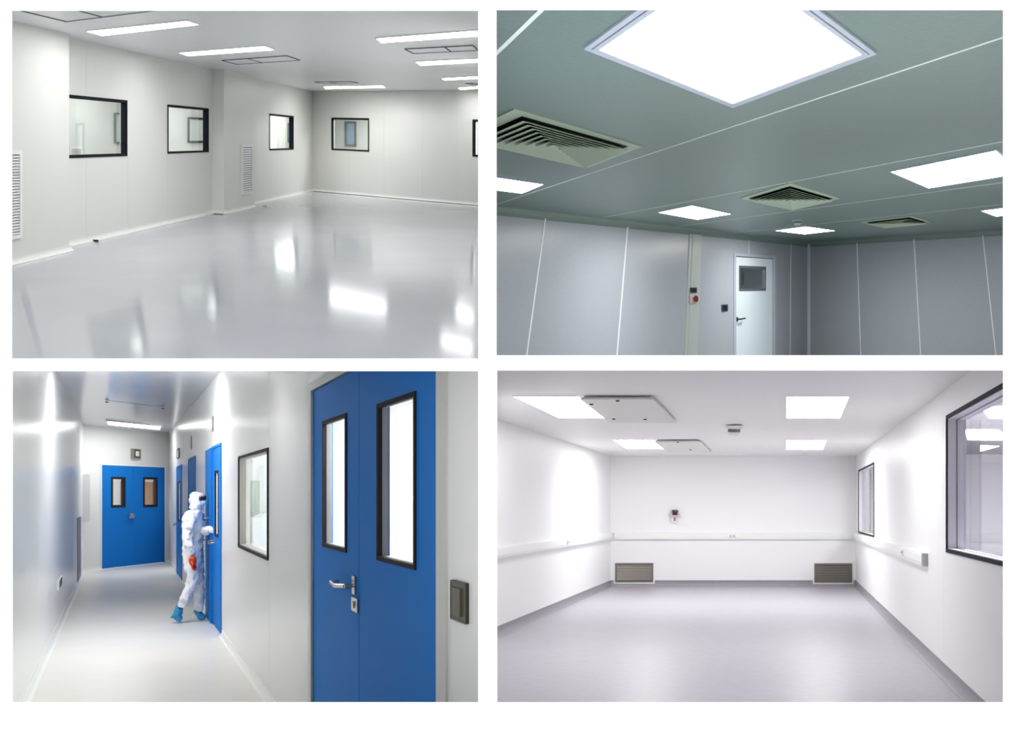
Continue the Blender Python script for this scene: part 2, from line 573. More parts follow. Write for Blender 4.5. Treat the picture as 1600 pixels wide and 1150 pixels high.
def rect_n(W, n, x0, x1, yt, yb):
    a0, a1 = W.s_at(x0, n), W.s_at(x1, n)
    xm = (x0 + x1) / 2
    return (min(a0, a1), max(a0, a1), W.st(xm, yb, n)[1], W.st(xm, yt, n)[1])
tall_vent(W1, rect_n(W1, STEP, 376.5, 393.5, 226, 303), STEP, 'tall narrow white louvred vent on the narrow pier', 20)
rA = rect_n(W1, STEP, 12, 32, 234, 372)
tall_vent(W1, rA, STEP, 'tall white louvred vent cut off at the left edge', 28)

# floor, ceiling, closing walls
slab('floor', TL, [(-6.6, DB), (0.6, DB), (0.6, 28), (-6.6, 28)], False, 0.05, M['tl_floor'], 'glossy grey epoxy floor mirroring lamps and windows')
slab('ceiling', TL, [(-6.6, DB), (-0.02, DB), (-0.5, 15), (-0.5, 28), (-6.6, 28)], True, 0.08, M['tl_ceil'], 'pale grey flush ceiling with slim lamps and square filter hatches')
side_plate('wall_right', 749.5, -500, 590, DB, W2.w(s2_end, 0).y + 0.2, 0.02, M['tl_wall'], 'plain ivory side wall right of the epoxy room')
room_bounds(right=748.6, bottom=561.6)
flat_plate('floor', 562.5, -100, 752, DB, 6.6, -0.012, M['tl_floor'], 'front edge strip of the grey epoxy floor', 'floor')
room_bounds(right=748.6, bottom=561.6)

# lamps
tl_l = [([(133, 47), (295, 30), (313, 36), (158, 54)], 'slim white ceiling lamp nearest the wide left pier'),
        ([(278, 81), (415, 70), (431, 76), (292, 86)], 'slim white ceiling lamp above the second window'),
        ([(586, 58), (760, 45), (770, 54), (594, 65)], 'long white ceiling lamp, highest at right of the epoxy room'),
        ([(648, 95), (760, 90), (770, 95.5), (656, 101)], 'white ceiling lamp second from top at right of the epoxy room'),
        ([(689, 121), (758, 117.5), (766, 121.5), (694, 124.5)], 'white ceiling lamp third from top at right of the epoxy room'),
        ([(715, 136), (756, 133.5), (762, 137), (719, 139.5)], 'short-looking white ceiling lamp nearest the far wall at right'),
        ([(504, 134), (600, 132.5), (604, 136), (507, 138)], 'slim white ceiling lamp over the far corner')]
for q, lab in tl_l:
    q = [(min(x, 747.5), y) for x, y in q]
    ceiling_light(TL, q, M['lamp_tlf' if 'far' in lab or 'third' in lab else 'lamp_tl'], M['white_trim'], lab, 'slim ceiling lamps of the epoxy room', 0.03, 0.02)
# unseen lamps added for light, carrying the rows on above the frame
for q in ([(-60, -30), (160, -60), (190, -42), (-30, -12)], [(330, -50), (600, -75), (640, -58), (360, -33)], [(-140, -160), (200, -200), (260, -170), (-90, -130)], [(330, -200), (690, -230), (700, -190), (380, -165)]):
    ceiling_light(TL, q, M['lamp_tln'], M['white_trim'], 'slim white ceiling lamp nearer than the frame shows', 'slim ceiling lamps of the epoxy room', 0.03, 0.02)

# filter hatches
def hatch(R, corner, left, right, label, split=0.32):
    """near-corner pixel, and the pixel ends of its two visible edges"""
    c, l, r = R.ceil(*corner), R.ceil(*left), R.ceil(*right)
    o = l + (r - c)
    o.z = R.cz(o.x, o.y)
    pts = [c, r, o, l]
    m = sum(pts, Vector()) / 4
    root = empty('filter_hatch', (m.x, m.y, m.z - 0.02))
    tag(root, label, 'filter hatch', 'ceiling filter hatches')
    inner = [p.lerp(m, 0.014) for p in pts]
    bm = bmesh.new(); add_ring(bm, pts, inner, (0, 0, -0.012)); from_bm('frame', bm, M['dark_line'], root)
    def cell(u0, u1):
        g = 0.01
        q = [inner[0].lerp(inner[1], u0 + g), inner[0].lerp(inner[1], u1 - g), inner[3].lerp(inner[2], u1 - g), inner[3].lerp(inner[2], u0 + g)]
        prism('cover_panel', q, (0, 0, -0.005), M['tl_ceil'], root)
    cell(0, split); cell(split, 1)
    a, b = inner[0].lerp(inner[1], split), inner[3].lerp(inner[2], split)
    w = (inner[1] - inner[0]).normalized() * 0.012
    prism('divider', [a - w, a + w, b + w, b - w], (0, 0, -0.011), M['dark_line'], root)
hatch(TL, (103, 33), (20, 13), (250, 14.5), 'large square filter hatch cut off by the top edge at left', 0.42)
hatch(TL, (370, 100), (346, 94), (469, 93.5), 'thin outlined filter hatch behind the second slim lamp', 0.42)
hatch(TL, (645, 83), (632, 76), (747.5, 78), 'outlined filter hatch between two lamps at right', 0.6)
hatch(TL, (505, 130), (491, 127.8), (560, 129.2), 'far filter hatch just beside the corner lamp', 0.4)
hatch(TL, (735, 132), (727, 130), (747.5, 131.6), 'smallest filter hatch near the far right lamp', 0.5)

# scraps on the floor
c = TL.floor(150, 377.5)
bm = bmesh.new()
add_tube(bm, c + Vector((-0.06, 0.03, 0.02)), c + Vector((0.02, 0, 0.012)), 0.012, 0.014, 8)
add_tube(bm, c + Vector((0.02, 0, 0.012)), c + Vector((0.06, -0.06, 0.008)), 0.014, 0.008, 8)
tag(from_bm('cable_stub', bm, M['black_frame']), 'short dark cable stub lying by the skirting on the epoxy floor', 'cable')
c = TL.floor(413, 322.5)
bm = bmesh.new()
add_prism(bm, [c + Vector(v) for v in ((-0.05, 0, 0), (0.05, -0.03, 0), (0.06, 0.12, 0), (-0.04, 0.2, 0))], (0, 0, 0.012))
tag(from_bm('paper_scrap', bm, M['white_trim']), 'tiny white scrap on the epoxy floor near the narrow pier', 'scrap')

# rooms seen through the windows
side_plate('wall_end', 488, 60, 420, W2.w(0, 0).y + .25, 34, .012, M['tl_wall'], 'dividing wall between the rooms behind the left and far windows')
room_bounds(right=487.5)
N1 = Wall(TL, W1.w(0, 0, -2.6), W1.w(10, 0, -2.6), (0, 10))
a_n0, a_n1 = s_front + 4, sC + 9.5
bm = bmesh.new(); N1.sheet(bm, a_n0, a_n1, -0.1, TL.H + 0.1, [], -0.08, 0)
tag(from_bm('wall_left', bm, M['tl_wall']), 'pale back wall of the next room seen through the left windows', 'wall', kind='structure')
for nm, f, th, mm, lb, ct in (('ceiling', TL.cz, 0.06, 'tl_ceil', 'ceiling of the room behind the left windows', 'ceiling'), ('floor', TL.fz, -0.06, 'tl_floor', 'floor of the room behind the left windows', 'floor')):
    lp = []
    for a, n in ((a_n0, -0.1), (a_n1, -0.1), (a_n1, -2.7), (a_n0, -2.7)):
        q = W1.w(a, 0, n); lp.append(Vector((q.x, q.y, f(q.x, q.y))))
    tag(prism(nm, lp, (0, 0, th), M[mm]), lb, ct, kind='structure')
for a, lb in ((a_n0, 'near end wall of the room behind the left windows'), (a_n1, 'far end wall of the room behind the left windows')):
    tag(W1.box('wall_end', a - 0.05, a, -0.1, TL.H + 0.1, -2.7, -0.1, M['tl_wall']), lb, 'wall', kind='structure')
for k in range(7):  # unseen lamps added to light the room behind the left windows
    a = a_n0 + 1.5 + k * (a_n1 - a_n0 - 3) / 6
    q = N1.w(a, 0, 1.3)
    if CX + F * q.x / q.y > 474: continue
    lp = [N1.w(a - 0.6, TL.H - 0.01, 0.9), N1.w(a + 0.6, TL.H - 0.01, 0.9), N1.w(a + 0.6, TL.H - 0.01, 1.7), N1.w(a - 0.6, TL.H - 0.01, 1.7)]
    lp = [Vector((q.x, q.y, TL.cz(q.x, q.y) - .01)) for q in lp]
    root = empty('ceiling_light', N1.w(a, TL.H - 0.03, 1.3)); tag(root, 'square ceiling lamp in the room behind the left windows', 'ceiling light', 'lamps behind the left windows')
    mm = sum(lp, Vector()) / 4
    bm = bmesh.new(); add_ring(bm, lp, [p.lerp(mm, 0.06) for p in lp], (0, 0, -0.02)); from_bm('frame', bm, M['white_trim'], root)
    quad('diffuser', [p.lerp(mm, 0.06) + Vector((0, 0, -0.01)) for p in lp], M['lamp_tlx'], root)
aw = (28.0 - N1.o.y) / N1.d.y  # one more lamp added to brighten the view by the far corner
lp = [N1.w(aw - 1.2, 0, .15), N1.w(aw + 1.2, 0, .15), N1.w(aw + 1.2, 0, .85), N1.w(aw - 1.2, 0, .85)]
lp = [Vector((q.x, q.y, TL.cz(q.x, q.y) - .01)) for q in lp]
mm = sum(lp, Vector()) / 4
root = empty('ceiling_light', mm); tag(root, 'ceiling lamp behind the window between tall vent and far corner', 'ceiling light', 'lamps behind the left windows')
bm = bmesh.new(); add_ring(bm, lp, [p.lerp(mm, 0.06) for p in lp], (0, 0, -0.02)); from_bm('frame', bm, M['white_trim'], root)
quad('diffuser', [p.lerp(mm, 0.06) + Vector((0, 0, -0.01)) for p in lp], M['lamp_tlx'], root)
def inner_window(W, x0, x1, y0, y1, label, n, mf='black_frame', fill=None, fw=0.03):
    a0, a1 = sorted((W.s_at(x0), W.s_at(x1)))
    xm = (x0 + x1) / 2
    t1, t0 = W.st(xm, y0)[1], W.st(xm, y1)[1]
    root = empty(n, W.w((a0 + a1) / 2, t0, 0)); tag(root, label, 'window', kind='structure')
    W.ring('window_frame', (a0, a1, t0, t1), fw, 0.0, 0.04, M[mf], root)
    W.box('pane', a0 + fw, a1 - fw, t0 + fw, t1 - fw, 0.002, 0.012, M[fill or 'pale_pane'], root)
    return root
M['pale_pane'] = mat('pale_green_pane', (216, 226, 220), 0.15)
M['blue_pane'] = mat('pale_blue_pane', (150, 180, 214), 0.15)
M['grey_dark'] = mat('grey_window_bar', (96, 100, 106), 0.4)
inner_window(N1, 178, 206, 177, 224, 'small grey framed window seen inside the largest window', 'window_6', 'grey_dark')
inner_window(N1, 293, 330, 184, 223, 'dark framed window seen inside the second window', 'window_7', 'black_frame', None, 0.05)
inner_window(N1, 449, 470, 193, 222, 'bluish window seen inside the third window', 'window_8', 'grey_dark', 'blue_pane')
a0, a1, t0, t1 = rect_n(N1, 0, 108, 127, 229, 246)
tall_vent(N1, (a0, a1, t0, t1), 0, 'small vent low on the wall seen through the largest window', 6)
# beyond the far wall
room_bounds(left=488.9, right=748.6)
N2 = Wall(TL, W2.w(-2, 0, -2.4), W2.w(10, 0, -2.4), (0, 10))
bm = bmesh.new(); N2.sheet(bm, -3.0, s2_end + 2.2, -0.1, TL.H + 0.1, [], -0.08, 0)
tag(from_bm('wall_back', bm, M['tl_wall']), 'pale back wall of the room behind the far window', 'wall', kind='structure')
for nm, f, th, mm, lb, ct in (('ceiling', TL.cz, 0.06, 'tl_ceil', 'ceiling of the room behind the far window', 'ceiling'), ('floor', TL.fz, -0.06, 'tl_floor', 'floor of the room behind the far window', 'floor')):
    lp = []
    for a, n in ((-4.6, -0.12), (s2_end + 0.15, -0.12), (s2_end + 0.15, -2.45), (-4.6, -2.45)):
        q = W2.w(a, 0, n); lp.append(Vector((q.x, q.y, f(q.x, q.y))))
    tag(prism(nm, lp, (0, 0, th), M[mm]), lb, ct, kind='structure')
for a, lb in ((-4.5, 'left end wall of the room behind the far window'), (s2_end + 0.2, 'right end wall of the room behind the far window')):
    tag(W2.box('wall_end', a - 0.05, a, -0.1, TL.H + 0.1, -2.45, -0.11, M['tl_wall']), lb, 'wall', kind='structure')
for k in range(4):  # unseen lamps added so the space past the far wall is lit
    a = 1.2 + k * (s2_end - 2.0) / 3
    lp = [W2.w(a - 0.5, TL.H - 0.01, -0.8), W2.w(a + 0.5, TL.H - 0.01, -0.8), W2.w(a + 0.5, TL.H - 0.01, -1.6), W2.w(a - 0.5, TL.H - 0.01, -1.6)]
    lp = [Vector((q.x, q.y, TL.cz(q.x, q.y) - .01)) for q in lp]
    root = empty('ceiling_light', W2.w(a, TL.H - 0.03, -1.2)); tag(root, 'square ceiling lamp in the room behind the far window', 'ceiling light', 'lamps behind the far window')
    mm = sum(lp, Vector()) / 4
    bm = bmesh.new(); add_ring(bm, lp, [p.lerp(mm, 0.06) for p in lp], (0, 0, -0.02)); from_bm('frame', bm, M['white_trim'], root)
    quad('diffuser', [p.lerp(mm, 0.06) + Vector((0, 0, -0.01)) for p in lp], M['lamp_tly'], root)
inner_window(N2, 540, 557, 190, 229, 'blue paned tall window seen inside the far window', 'window_9', 'grey_dark', 'blue_pane', 0.06)

# ================================================================ ROOM 2 (upper right): grey-green ceiling
room_bounds(left=774.2, bottom=556.8)
TR = Room(443, 0.0, 2.1, 1.0)
def cdown(R, p): return Vector((p.x, p.y, R.fz(p.x, p.y)))
corner = TR.ceil(1263, 378)
lw = TR.ceil(776, 322)
rw = TR.ceil(1567, 358)
W3 = Wall(TR, cdown(TR, lw), cdown(TR, corner), (1, 6))
W4 = Wall(TR, cdown(TR, corner), cdown(TR, rw), (1, 6))
s3_0 = W3.s_at(772.5)
s4_1 = W4.L * (corner.y - DB) / (corner.y - rw.y)
def wall_poly(W, pts, n0, n1, m, parent=None, name='wall_panel'):
    loop = [W.w(a, t, n1) for a, t in pts]
    return prism(name, loop, Vector((W.n.x, W.n.y, 0)) * (n0 - n1), m, parent)
T_LOW = {}
def seam_line(W, xt, yt, xb, yb):
    (a0, t0), (a1, t1) = W.st(xt, yt), W.st(xb, yb)
    k = (a1 - a0) / (t1 - t0)
    return lambda t: a0 + k * (t - t0)
def strip_between(W, f, t0, t1, w, n, m, parent, name='joint_strip'):
    return wall_poly(W, [(f(t0) - w / 2, t0), (f(t0) + w / 2, t0), (f(t1) + w / 2, t1), (f(t1) - w / 2, t1)], -0.002, n, m, parent, name)
H2 = TR.H
# left wall of this room
bm = bmesh.new()
dr = W3.rect(1149, 1209, 401.5, 403.5, 570, 570)
door_hole = (W3.s_at(1149), W3.s_at(1208.5), -0.5, (W3.st(1149, 401)[1] + W3.st(1208, 403)[1]) / 2)
W3.sheet(bm, s3_0 - 0.3, W3.L + 0.1, -0.1, H2 + 0.1, [door_hole], -0.1, -0.03)
core3 = from_bm('wall_left', bm, M['tr_wall'])
tag(core3, 'blue-grey panelled wall with a white door under the green-grey ceiling', 'wall', kind='structure')
f_end = lambda t: W3.L
f_st = lambda t: s3_0 - 0.3
fs = [f_st, seam_line(W3, 853, 335, 823, 553), seam_line(W3, 981, 349, 964, 553), seam_line(W3, 1077, 361, 1071, 553)]
for k in range(len(fs) - 1):
    a, b = fs[k], fs[k + 1]
    wall_poly(W3, [(a(0) + 0.004, 0), (b(0) - 0.004, 0), (b(H2) - 0.004, H2), (a(H2) + 0.004, H2)], -0.029, 0, M['tr_wall'], core3)
g = fs[3]
d0, d1, dt = door_hole[0], door_hole[1], door_hole[3]
wall_poly(W3, [(g(0) + 0.004, 0), (d0, 0), (d0, dt), (d0, H2), (g(H2) + 0.004, H2)], -0.029, 0, M['tr_wall'], core3)
f_r = seam_line(W3, 1236, 377, 1234.5, 553)
wall_poly(W3, [(d1, 0), (f_r(0) - 0.004, 0), (f_r(H2) - 0.004, H2), (d1, H2)], -0.029, 0, M['tr_wall'], core3)
wall_poly(W3, [(f_r(0) + 0.004, 0), (W3.L, 0), (W3.L, H2), (f_r(H2) + 0.004, H2)], -0.029, 0, M['tr_wall'], core3)
sm = W3.s_at(1170)
wall_poly(W3, [(d0, dt), (sm - 0.004, dt), (sm - 0.004, H2), (d0, H2)], -0.029, 0, M['tr_wall'], core3)
wall_poly(W3, [(sm + 0.004, dt), (d1, dt), (d1, H2), (sm + 0.004, H2)], -0.029, 0, M['tr_wall'], core3)
for f, w in ((fs[1], 0.028), (fs[2], 0.034)):
    strip_between(W3, f, 0, H2, w, 0.004, M['tr_strip'], core3)
strip_between(W3, f_r, 0, H2, 0.028, 0.004, M['tr_strip'], core3)
strip_between(W3, lambda t: sm, dt, H2, 0.018, 0.004, M['tr_strip'], core3)
# right wall of this room
bm = bmesh.new()
W4.sheet(bm, -0.1, s4_1, -0.1, H2 + 0.1, [], -0.1, -0.03)
core4 = from_bm('wall_right', bm, M['tr_wall'])
tag(core4, 'blue-grey panelled wall right of the corner under the green-grey ceiling', 'wall', kind='structure')
f4 = [lambda t: 0.0, seam_line(W4, 1339, 376, 1345, 553), seam_line(W4, 1428, 371, 1438.5, 553), seam_line(W4, 1535, 362, 1556, 553)]
sp = f4[3](H2) - f4[2](H2)
L3_ = f4[3]
f4.append(lambda t: L3_(t) + 2.2)
f4.append(lambda t: s4_1)
for k in range(len(f4) - 1):
    a, b = f4[k], f4[k + 1]
    wall_poly(W4, [(a(0) + 0.004, 0), (b(0) - 0.004, 0), (b(H2) - 0.004, H2), (a(H2) + 0.004, H2)], -0.029, 0, M['tr_wall'], core4)
for f in f4[1:5]:
    strip_between(W4, f, 0, H2, 0.022, 0.004, M['tr_strip'], core4)
# corner cove and ceiling coves
pc = W3.w(W3.L, 0, 0)
bm = bmesh.new()
q0 = W3.w(W3.L - 0.07, 0, 0); q1 = W4.w(0.07, 0, 0); q2 = W3.w(W3.L, 0, 0)
add_prism(bm, [q0, q1, q2], (0, 0, H2))
M['tr_corner'] = mat('pale_corner_cove', (186, 190, 202), 0.3)
tag(from_bm('trim_1', bm, M['tr_corner']), 'pale rounded corner cove between the two blue-grey walls', 'trim', kind='structure')
for W, a0, a1, nm, lb in ((W3, s3_0 - 0.3, W3.L, 'trim_2', 'green-grey cove where the left blue-grey wall meets the ceiling'), (W4, 0, s4_1, 'trim_3', 'green-grey cove where the right blue-grey wall meets the ceiling')):
    c_ = 0.12
    pr = [(0, H2), (c_, H2)] + [(c_ - c_ * math.sin(a), H2 - c_ + c_ * math.cos(a)) for a in (0.3, 0.6, 0.9, 1.2, 1.45)] + [(0, H2 - c_)]
    tag(W.profile(nm, a0, a1, pr, M['tr_cove']), lb, 'trim', kind='structure')

# ceiling: panels between seams running to the left vanishing direction
e1_ = Vector(((401 - CX) / F, 1.0)).normalized()
e2_ = Vector((e1_.y, -e1_.x))
def off_of(px, py):
    p = TR.ceil(px, py); return Vector((p.x, p.y)).dot(e2_)
seam_off = [off_of(1225, 170), off_of(1275, 276), off_of(1490, 295), off_of(1490, 327)]
s0_off = off_of(805, 53)
step = seam_off[1] - seam_off[0]
cuts = sorted([s0_off] + seam_off)
lo, hi = cuts[0] - 9, cuts[-1] + 8
bm = bmesh.new()
def cpt(u, v, dz=0.0):
    q = e1_ * u + e2_ * v
    return Vector((q.x, q.y, TR.cz(q.x, q.y) + dz))
core = slab('ceiling', TR, [(-0.0, DB), (9, DB), (11, 24), (-0.35, 24), (-0.35, 16)], True, 0.08, M['tr_ceil'], 'green-grey panelled ceiling with bright square lamps and louvred diffusers')
def clip_cut(v0, v1):
    """ceiling panel strip trimmed at the front wall and at the partition"""
    out = []
    def clip(poly, f):
        res = []
        for i in range(len(poly)):
            a, b = poly[i], poly[(i + 1) % len(poly)]
            fa, fb = f(a), f(b)
            if fa >= 0: res.append(a)
            if (fa >= 0) != (fb >= 0): res.append(a.lerp(b, fa / (fa - fb)))
        return res
    poly = [e1_ * -4 + e2_ * v0, e1_ * 26 + e2_ * v0, e1_ * 26 + e2_ * v1, e1_ * -4 + e2_ * v1]
    poly = clip(poly, lambda q: q.y - DB)
    poly = clip(poly, lambda q: q.x - (772.5 - CX) / F * q.y) if poly else poly
    poly = clip(poly, lambda q: 24 - q.y) if poly else poly
    return poly
bounds = [lo] + cuts + [hi]
for k in range(len(bounds) - 1):
    poly = clip_cut(bounds[k] + 0.004, bounds[k + 1] - 0.004)
    if len(poly) >= 3:
        prism('ceiling_panel', [Vector((q.x, q.y, TR.cz(q.x, q.y) - 0.004)) for q in poly], (0, 0, 0.003), M['tr_ceil'], core)
for k, v in enumerate(cuts):
    w = 0.014 if v != s0_off else 0.022
    poly = clip_cut(v - w / 2, v + w / 2)
    if len(poly) >= 3:
        prism('joint_strip', [Vector((q.x, q.y, TR.cz(q.x, q.y) - 0.006)) for q in poly], (0, 0, 0.003), M['tr_cstrip'], core)

flat_plate('floor', 557.5, 772, 1750, DB, 21.5, -0.012, M['tr_floor'], 'dull grey floor of the room with the green-grey ceiling', 'floor')
room_bounds(left=774.2, bottom=556.8)
side_plate('wall_left', 773.5, -600, 565, DB, W3.w(s3_0, 0).y + 0.4, -0.015, M['tr_wall'], 'plain blue-grey partition left of the green-grey ceiling')
room_bounds(left=774.2, bottom=556.8)

# lamps
def tr_lamp(q, label, border=0.05, big=False):
    pts = [TR.ceil(*c) for c in q]
    c = sum(pts, Vector()) / len(pts)
    root = empty('ceiling_light', (c.x, c.y, c.z - 0.02))
    tag(root, label, 'ceiling light', 'square lamps of the green-grey ceiling')
    b1, b2 = border * 0.45, border * 0.55
    i1 = [p.lerp(c, b1) for p in pts]; i2 = [p.lerp(c, b2) for p in pts]; i3 = [p.lerp(c, border) for p in pts]
    bm = bmesh.new(); add_ring(bm, pts, i1, (0, 0, -0.014)); from_bm('outer_flange', bm, M['tr_frame'], root)
    bm = bmesh.new(); add_ring(bm, i1, i2, (0, 0, -0.009)); from_bm('shadow_gap', bm, M['device_dark'], root)
    bm = bmesh.new(); add_ring(bm, i2, i3, (0, 0, -0.016)); from_bm('inner_flange', bm, M['tr_frame'], root)
    quad('diffuser', [p + Vector((0, 0, -0.012)) for p in i3], M['lamp_tr'], root)
def square_from(R, a, b, c):
    """fourth picture corner of the parallelogram a-b-c on the ceiling"""
    A, B, C = R.ceil(*a), R.ceil(*b), R.ceil(*c)
    Dp = A + C - B
    d = Dp - Vector((0, 0, CAMZ))
    return (CX + F * d.x / d.y, CY - F * d.z / d.y)
def tri(a, b, c): return [a, b, c, square_from(TR, a, b, c)]
tr_lamp(tri((912, 72), (1145, 165), (1370, 80)), 'huge glowing square ceiling lamp cut off at the top edge', 0.105)
tr_lamp(tri((851, 286), (816, 300.5), (735, 290)), 'bright square ceiling lamp cut off at the left, beside the louvre', 0.03)
tr_lamp(tri((1027, 330.5), (1090, 342), (1144, 333)), 'square ceiling lamp above and left of the white door', 0.03)
tr_lamp(tri((1389, 266), (1450, 292.5), (1600, 268)), 'large square ceiling lamp at the right edge', 0.03)
tr_lamp(tri((1210, 359.3), (1257, 365), (1306, 359.3)), 'smallest square ceiling lamp near the far corner', 0.03)
tr_lamp(tri((1532, 328), (1556, 337), (1625, 329)), 'ceiling lamp cut off at the right edge below the large one', 0.03)
# diffusers
def louvre(q, label, rings, cols=10):
    pts = [TR.ceil(*c) for c in q]
    c = sum(pts, Vector()) / 4
    root = empty('louvre_diffuser', (c.x, c.y, c.z - 0.03))
    tag(root, label, 'air diffuser', 'louvred ceiling diffusers')
    inn = [p.lerp(c, 0.16) for p in pts]
    bm = bmesh.new(); add_ring(bm, pts, inn, (0, 0, -0.012)); from_bm('flange', bm, M['louvre'], root)
    prism('duct', [p + Vector((0, 0, -0.005)) for p in inn], (0, 0, 0.002), M['louvre_dark'], root)
    dep = 0.042
    for k in range(rings):
        f0 = 0.16 + 0.84 * k / rings + 0.01
        f1 = f0 + 0.84 / rings * 1.6
        outer = [p.lerp(c, f0) + Vector((0, 0, -dep)) for p in pts]
        inner = [p.lerp(c, min(f1, 0.995)) + Vector((0, 0, -0.007)) for p in pts]
        for i in range(4):
            j = (i + 1) % 4
            bm = bmesh.new()
            add_hull8(bm, [outer[i], outer[j], inner[j], inner[i],
                           outer[i] + Vector((0, 0, 0.004)), outer[j] + Vector((0, 0, 0.004)), inner[j] + Vector((0, 0, 0.004)), inner[i] + Vector((0, 0, 0.004))])
            from_bm('louvre_blade', bm, M['louvre'], root)
louvre([(803, 168), (1003, 227), (920, 260), (712, 212)], 'large louvred air diffuser cut off at the left edge', 8)
louvre(tri((1157, 308.5), (1237, 326.5), (1314, 309)), 'square louvred air diffuser left of the middle of the ceiling', 7)
louvre(tri((1344, 346.3), (1380, 354.5), (1457, 346.5)), 'farthest flat-looking louvred air diffuser near the right wall', 6)
# detector
def detector(R, px, py, r, h, label, mats, dark=True):
    c = R.ceil(px, py)
    root = empty('smoke_detector', (c.x, c.y, c.z - h)); tag(root, label, 'smoke detector')
    bm = bmesh.new(); add_tube(bm, c, c + Vector((0, 0, -h * 0.35)), r, r, 20); from_bm('base', bm, mats[0], root)
    bm = bmesh.new(); add_tube(bm, c + Vector((0, 0, -h * 0.35)), c + Vector((0, 0, -h * 0.7)), r * 0.7, r * 0.75, 20); from_bm('sensor_gap', bm, mats[1], root)
    bm = bmesh.new(); add_tube(bm, c + Vector((0, 0, -h * 0.7)), c + Vector((0, 0, -h)), r * 0.85, r * 0.55, 20); from_bm('cap', bm, mats[2], root)
detector(TR, 1246, 343, 0.075, 0.09, 'tiny round detector above the far corner lamp', (M['tr_frame'], M['tr_cove'], M['louvre']))

# vertical casing with buttons
f_c0 = seam_line(W3, 1077, 362, 1069, 553); f_c1 = seam_line(W3, 1096, 364, 1089, 553)
root = empty('cable_casing', W3.w(f_c0(0.5), 0.5, 0.03)); tag(root, 'cream vertical cable casing on the blue-grey wall carrying a red button', 'cable casing')
wall_poly(W3, [(f_c0(0), 0), (f_c1(0), 0), (f_c1(H2 - .1), H2 - .1), (f_c0(H2 - .1), H2 - .1)], 0.0, 0.012, M['tr_casing'], root, 'back_channel')
lid0 = lambda t: f_c0(t) * 0.78 + f_c1(t) * 0.22
lid1 = lambda t: f_c0(t) * 0.30 + f_c1(t) * 0.70
wall_poly(W3, [(lid0(0), 0), (lid1(0), 0), (lid1(H2 - .1), H2 - .1), (lid0(H2 - .1), H2 - .1)], 0.012, 0.02, M['tr_casing'], root, 'lid')
def wall_device(name, W, x0, x1, y0, y1, n, m_plate, label, cat, rock=None, red=False):
    a0, a1 = sorted((W.s_at(x0), W.s_at(x1))); xm = (x0 + x1) / 2
    t1, t0 = W.st(xm, y0)[1], W.st(xm, y1)[1]
    root = empty(name, W.w((a0 + a1) / 2, t0, n)); tag(root, label, cat)
    W.box('plate', a0, a1, t0, t1, n, n + 0.02, m_plate, root)
    ca, ct = (a0 + a1) / 2, (t0 + t1) / 2
    if red:
        bm = bmesh.new()
        n1 = Vector((W.n.x, W.n.y, 0))
        p = W.w(ca, ct, n + 0.02)
        r = min(a1 - a0, t1 - t0) * 0.34
        add_tube(bm, p, p + n1 * 0.03, r * 0.6, r * 0.6, 18)
        add_tube(bm, p + n1 * 0.03, p + n1 * 0.055, r * 1.2, r, 18)
        from_bm('push_button', bm, rock, root)
    elif rock:
        W.box('rocker', a0 + (a1 - a0) * .25, a1 - (a1 - a0) * .25, t0 + (t1 - t0) * .2, t1 - (t1 - t0) * .2, n + 0.02, n + 0.028, rock, root)
    return root
wall_device('wall_switch', W3, 1077, 1086, 449.5, 457.5, 0.02, M['device_dark'], 'dark square push switch above the red button', 'switch', M['black_frame'])
wall_device('emergency_button', W3, 1076, 1087.5, 460.5, 474, 0.02, M['device_red_plate'], 'dark red round emergency button on the cream casing', 'button', M['device_red'], True)
wall_device('wall_switch', W3, 1127, 1136, 476, 486.5, 0.0, M['device_dark'], 'dark square wall switch beside the white door', 'switch', M['black_frame'])

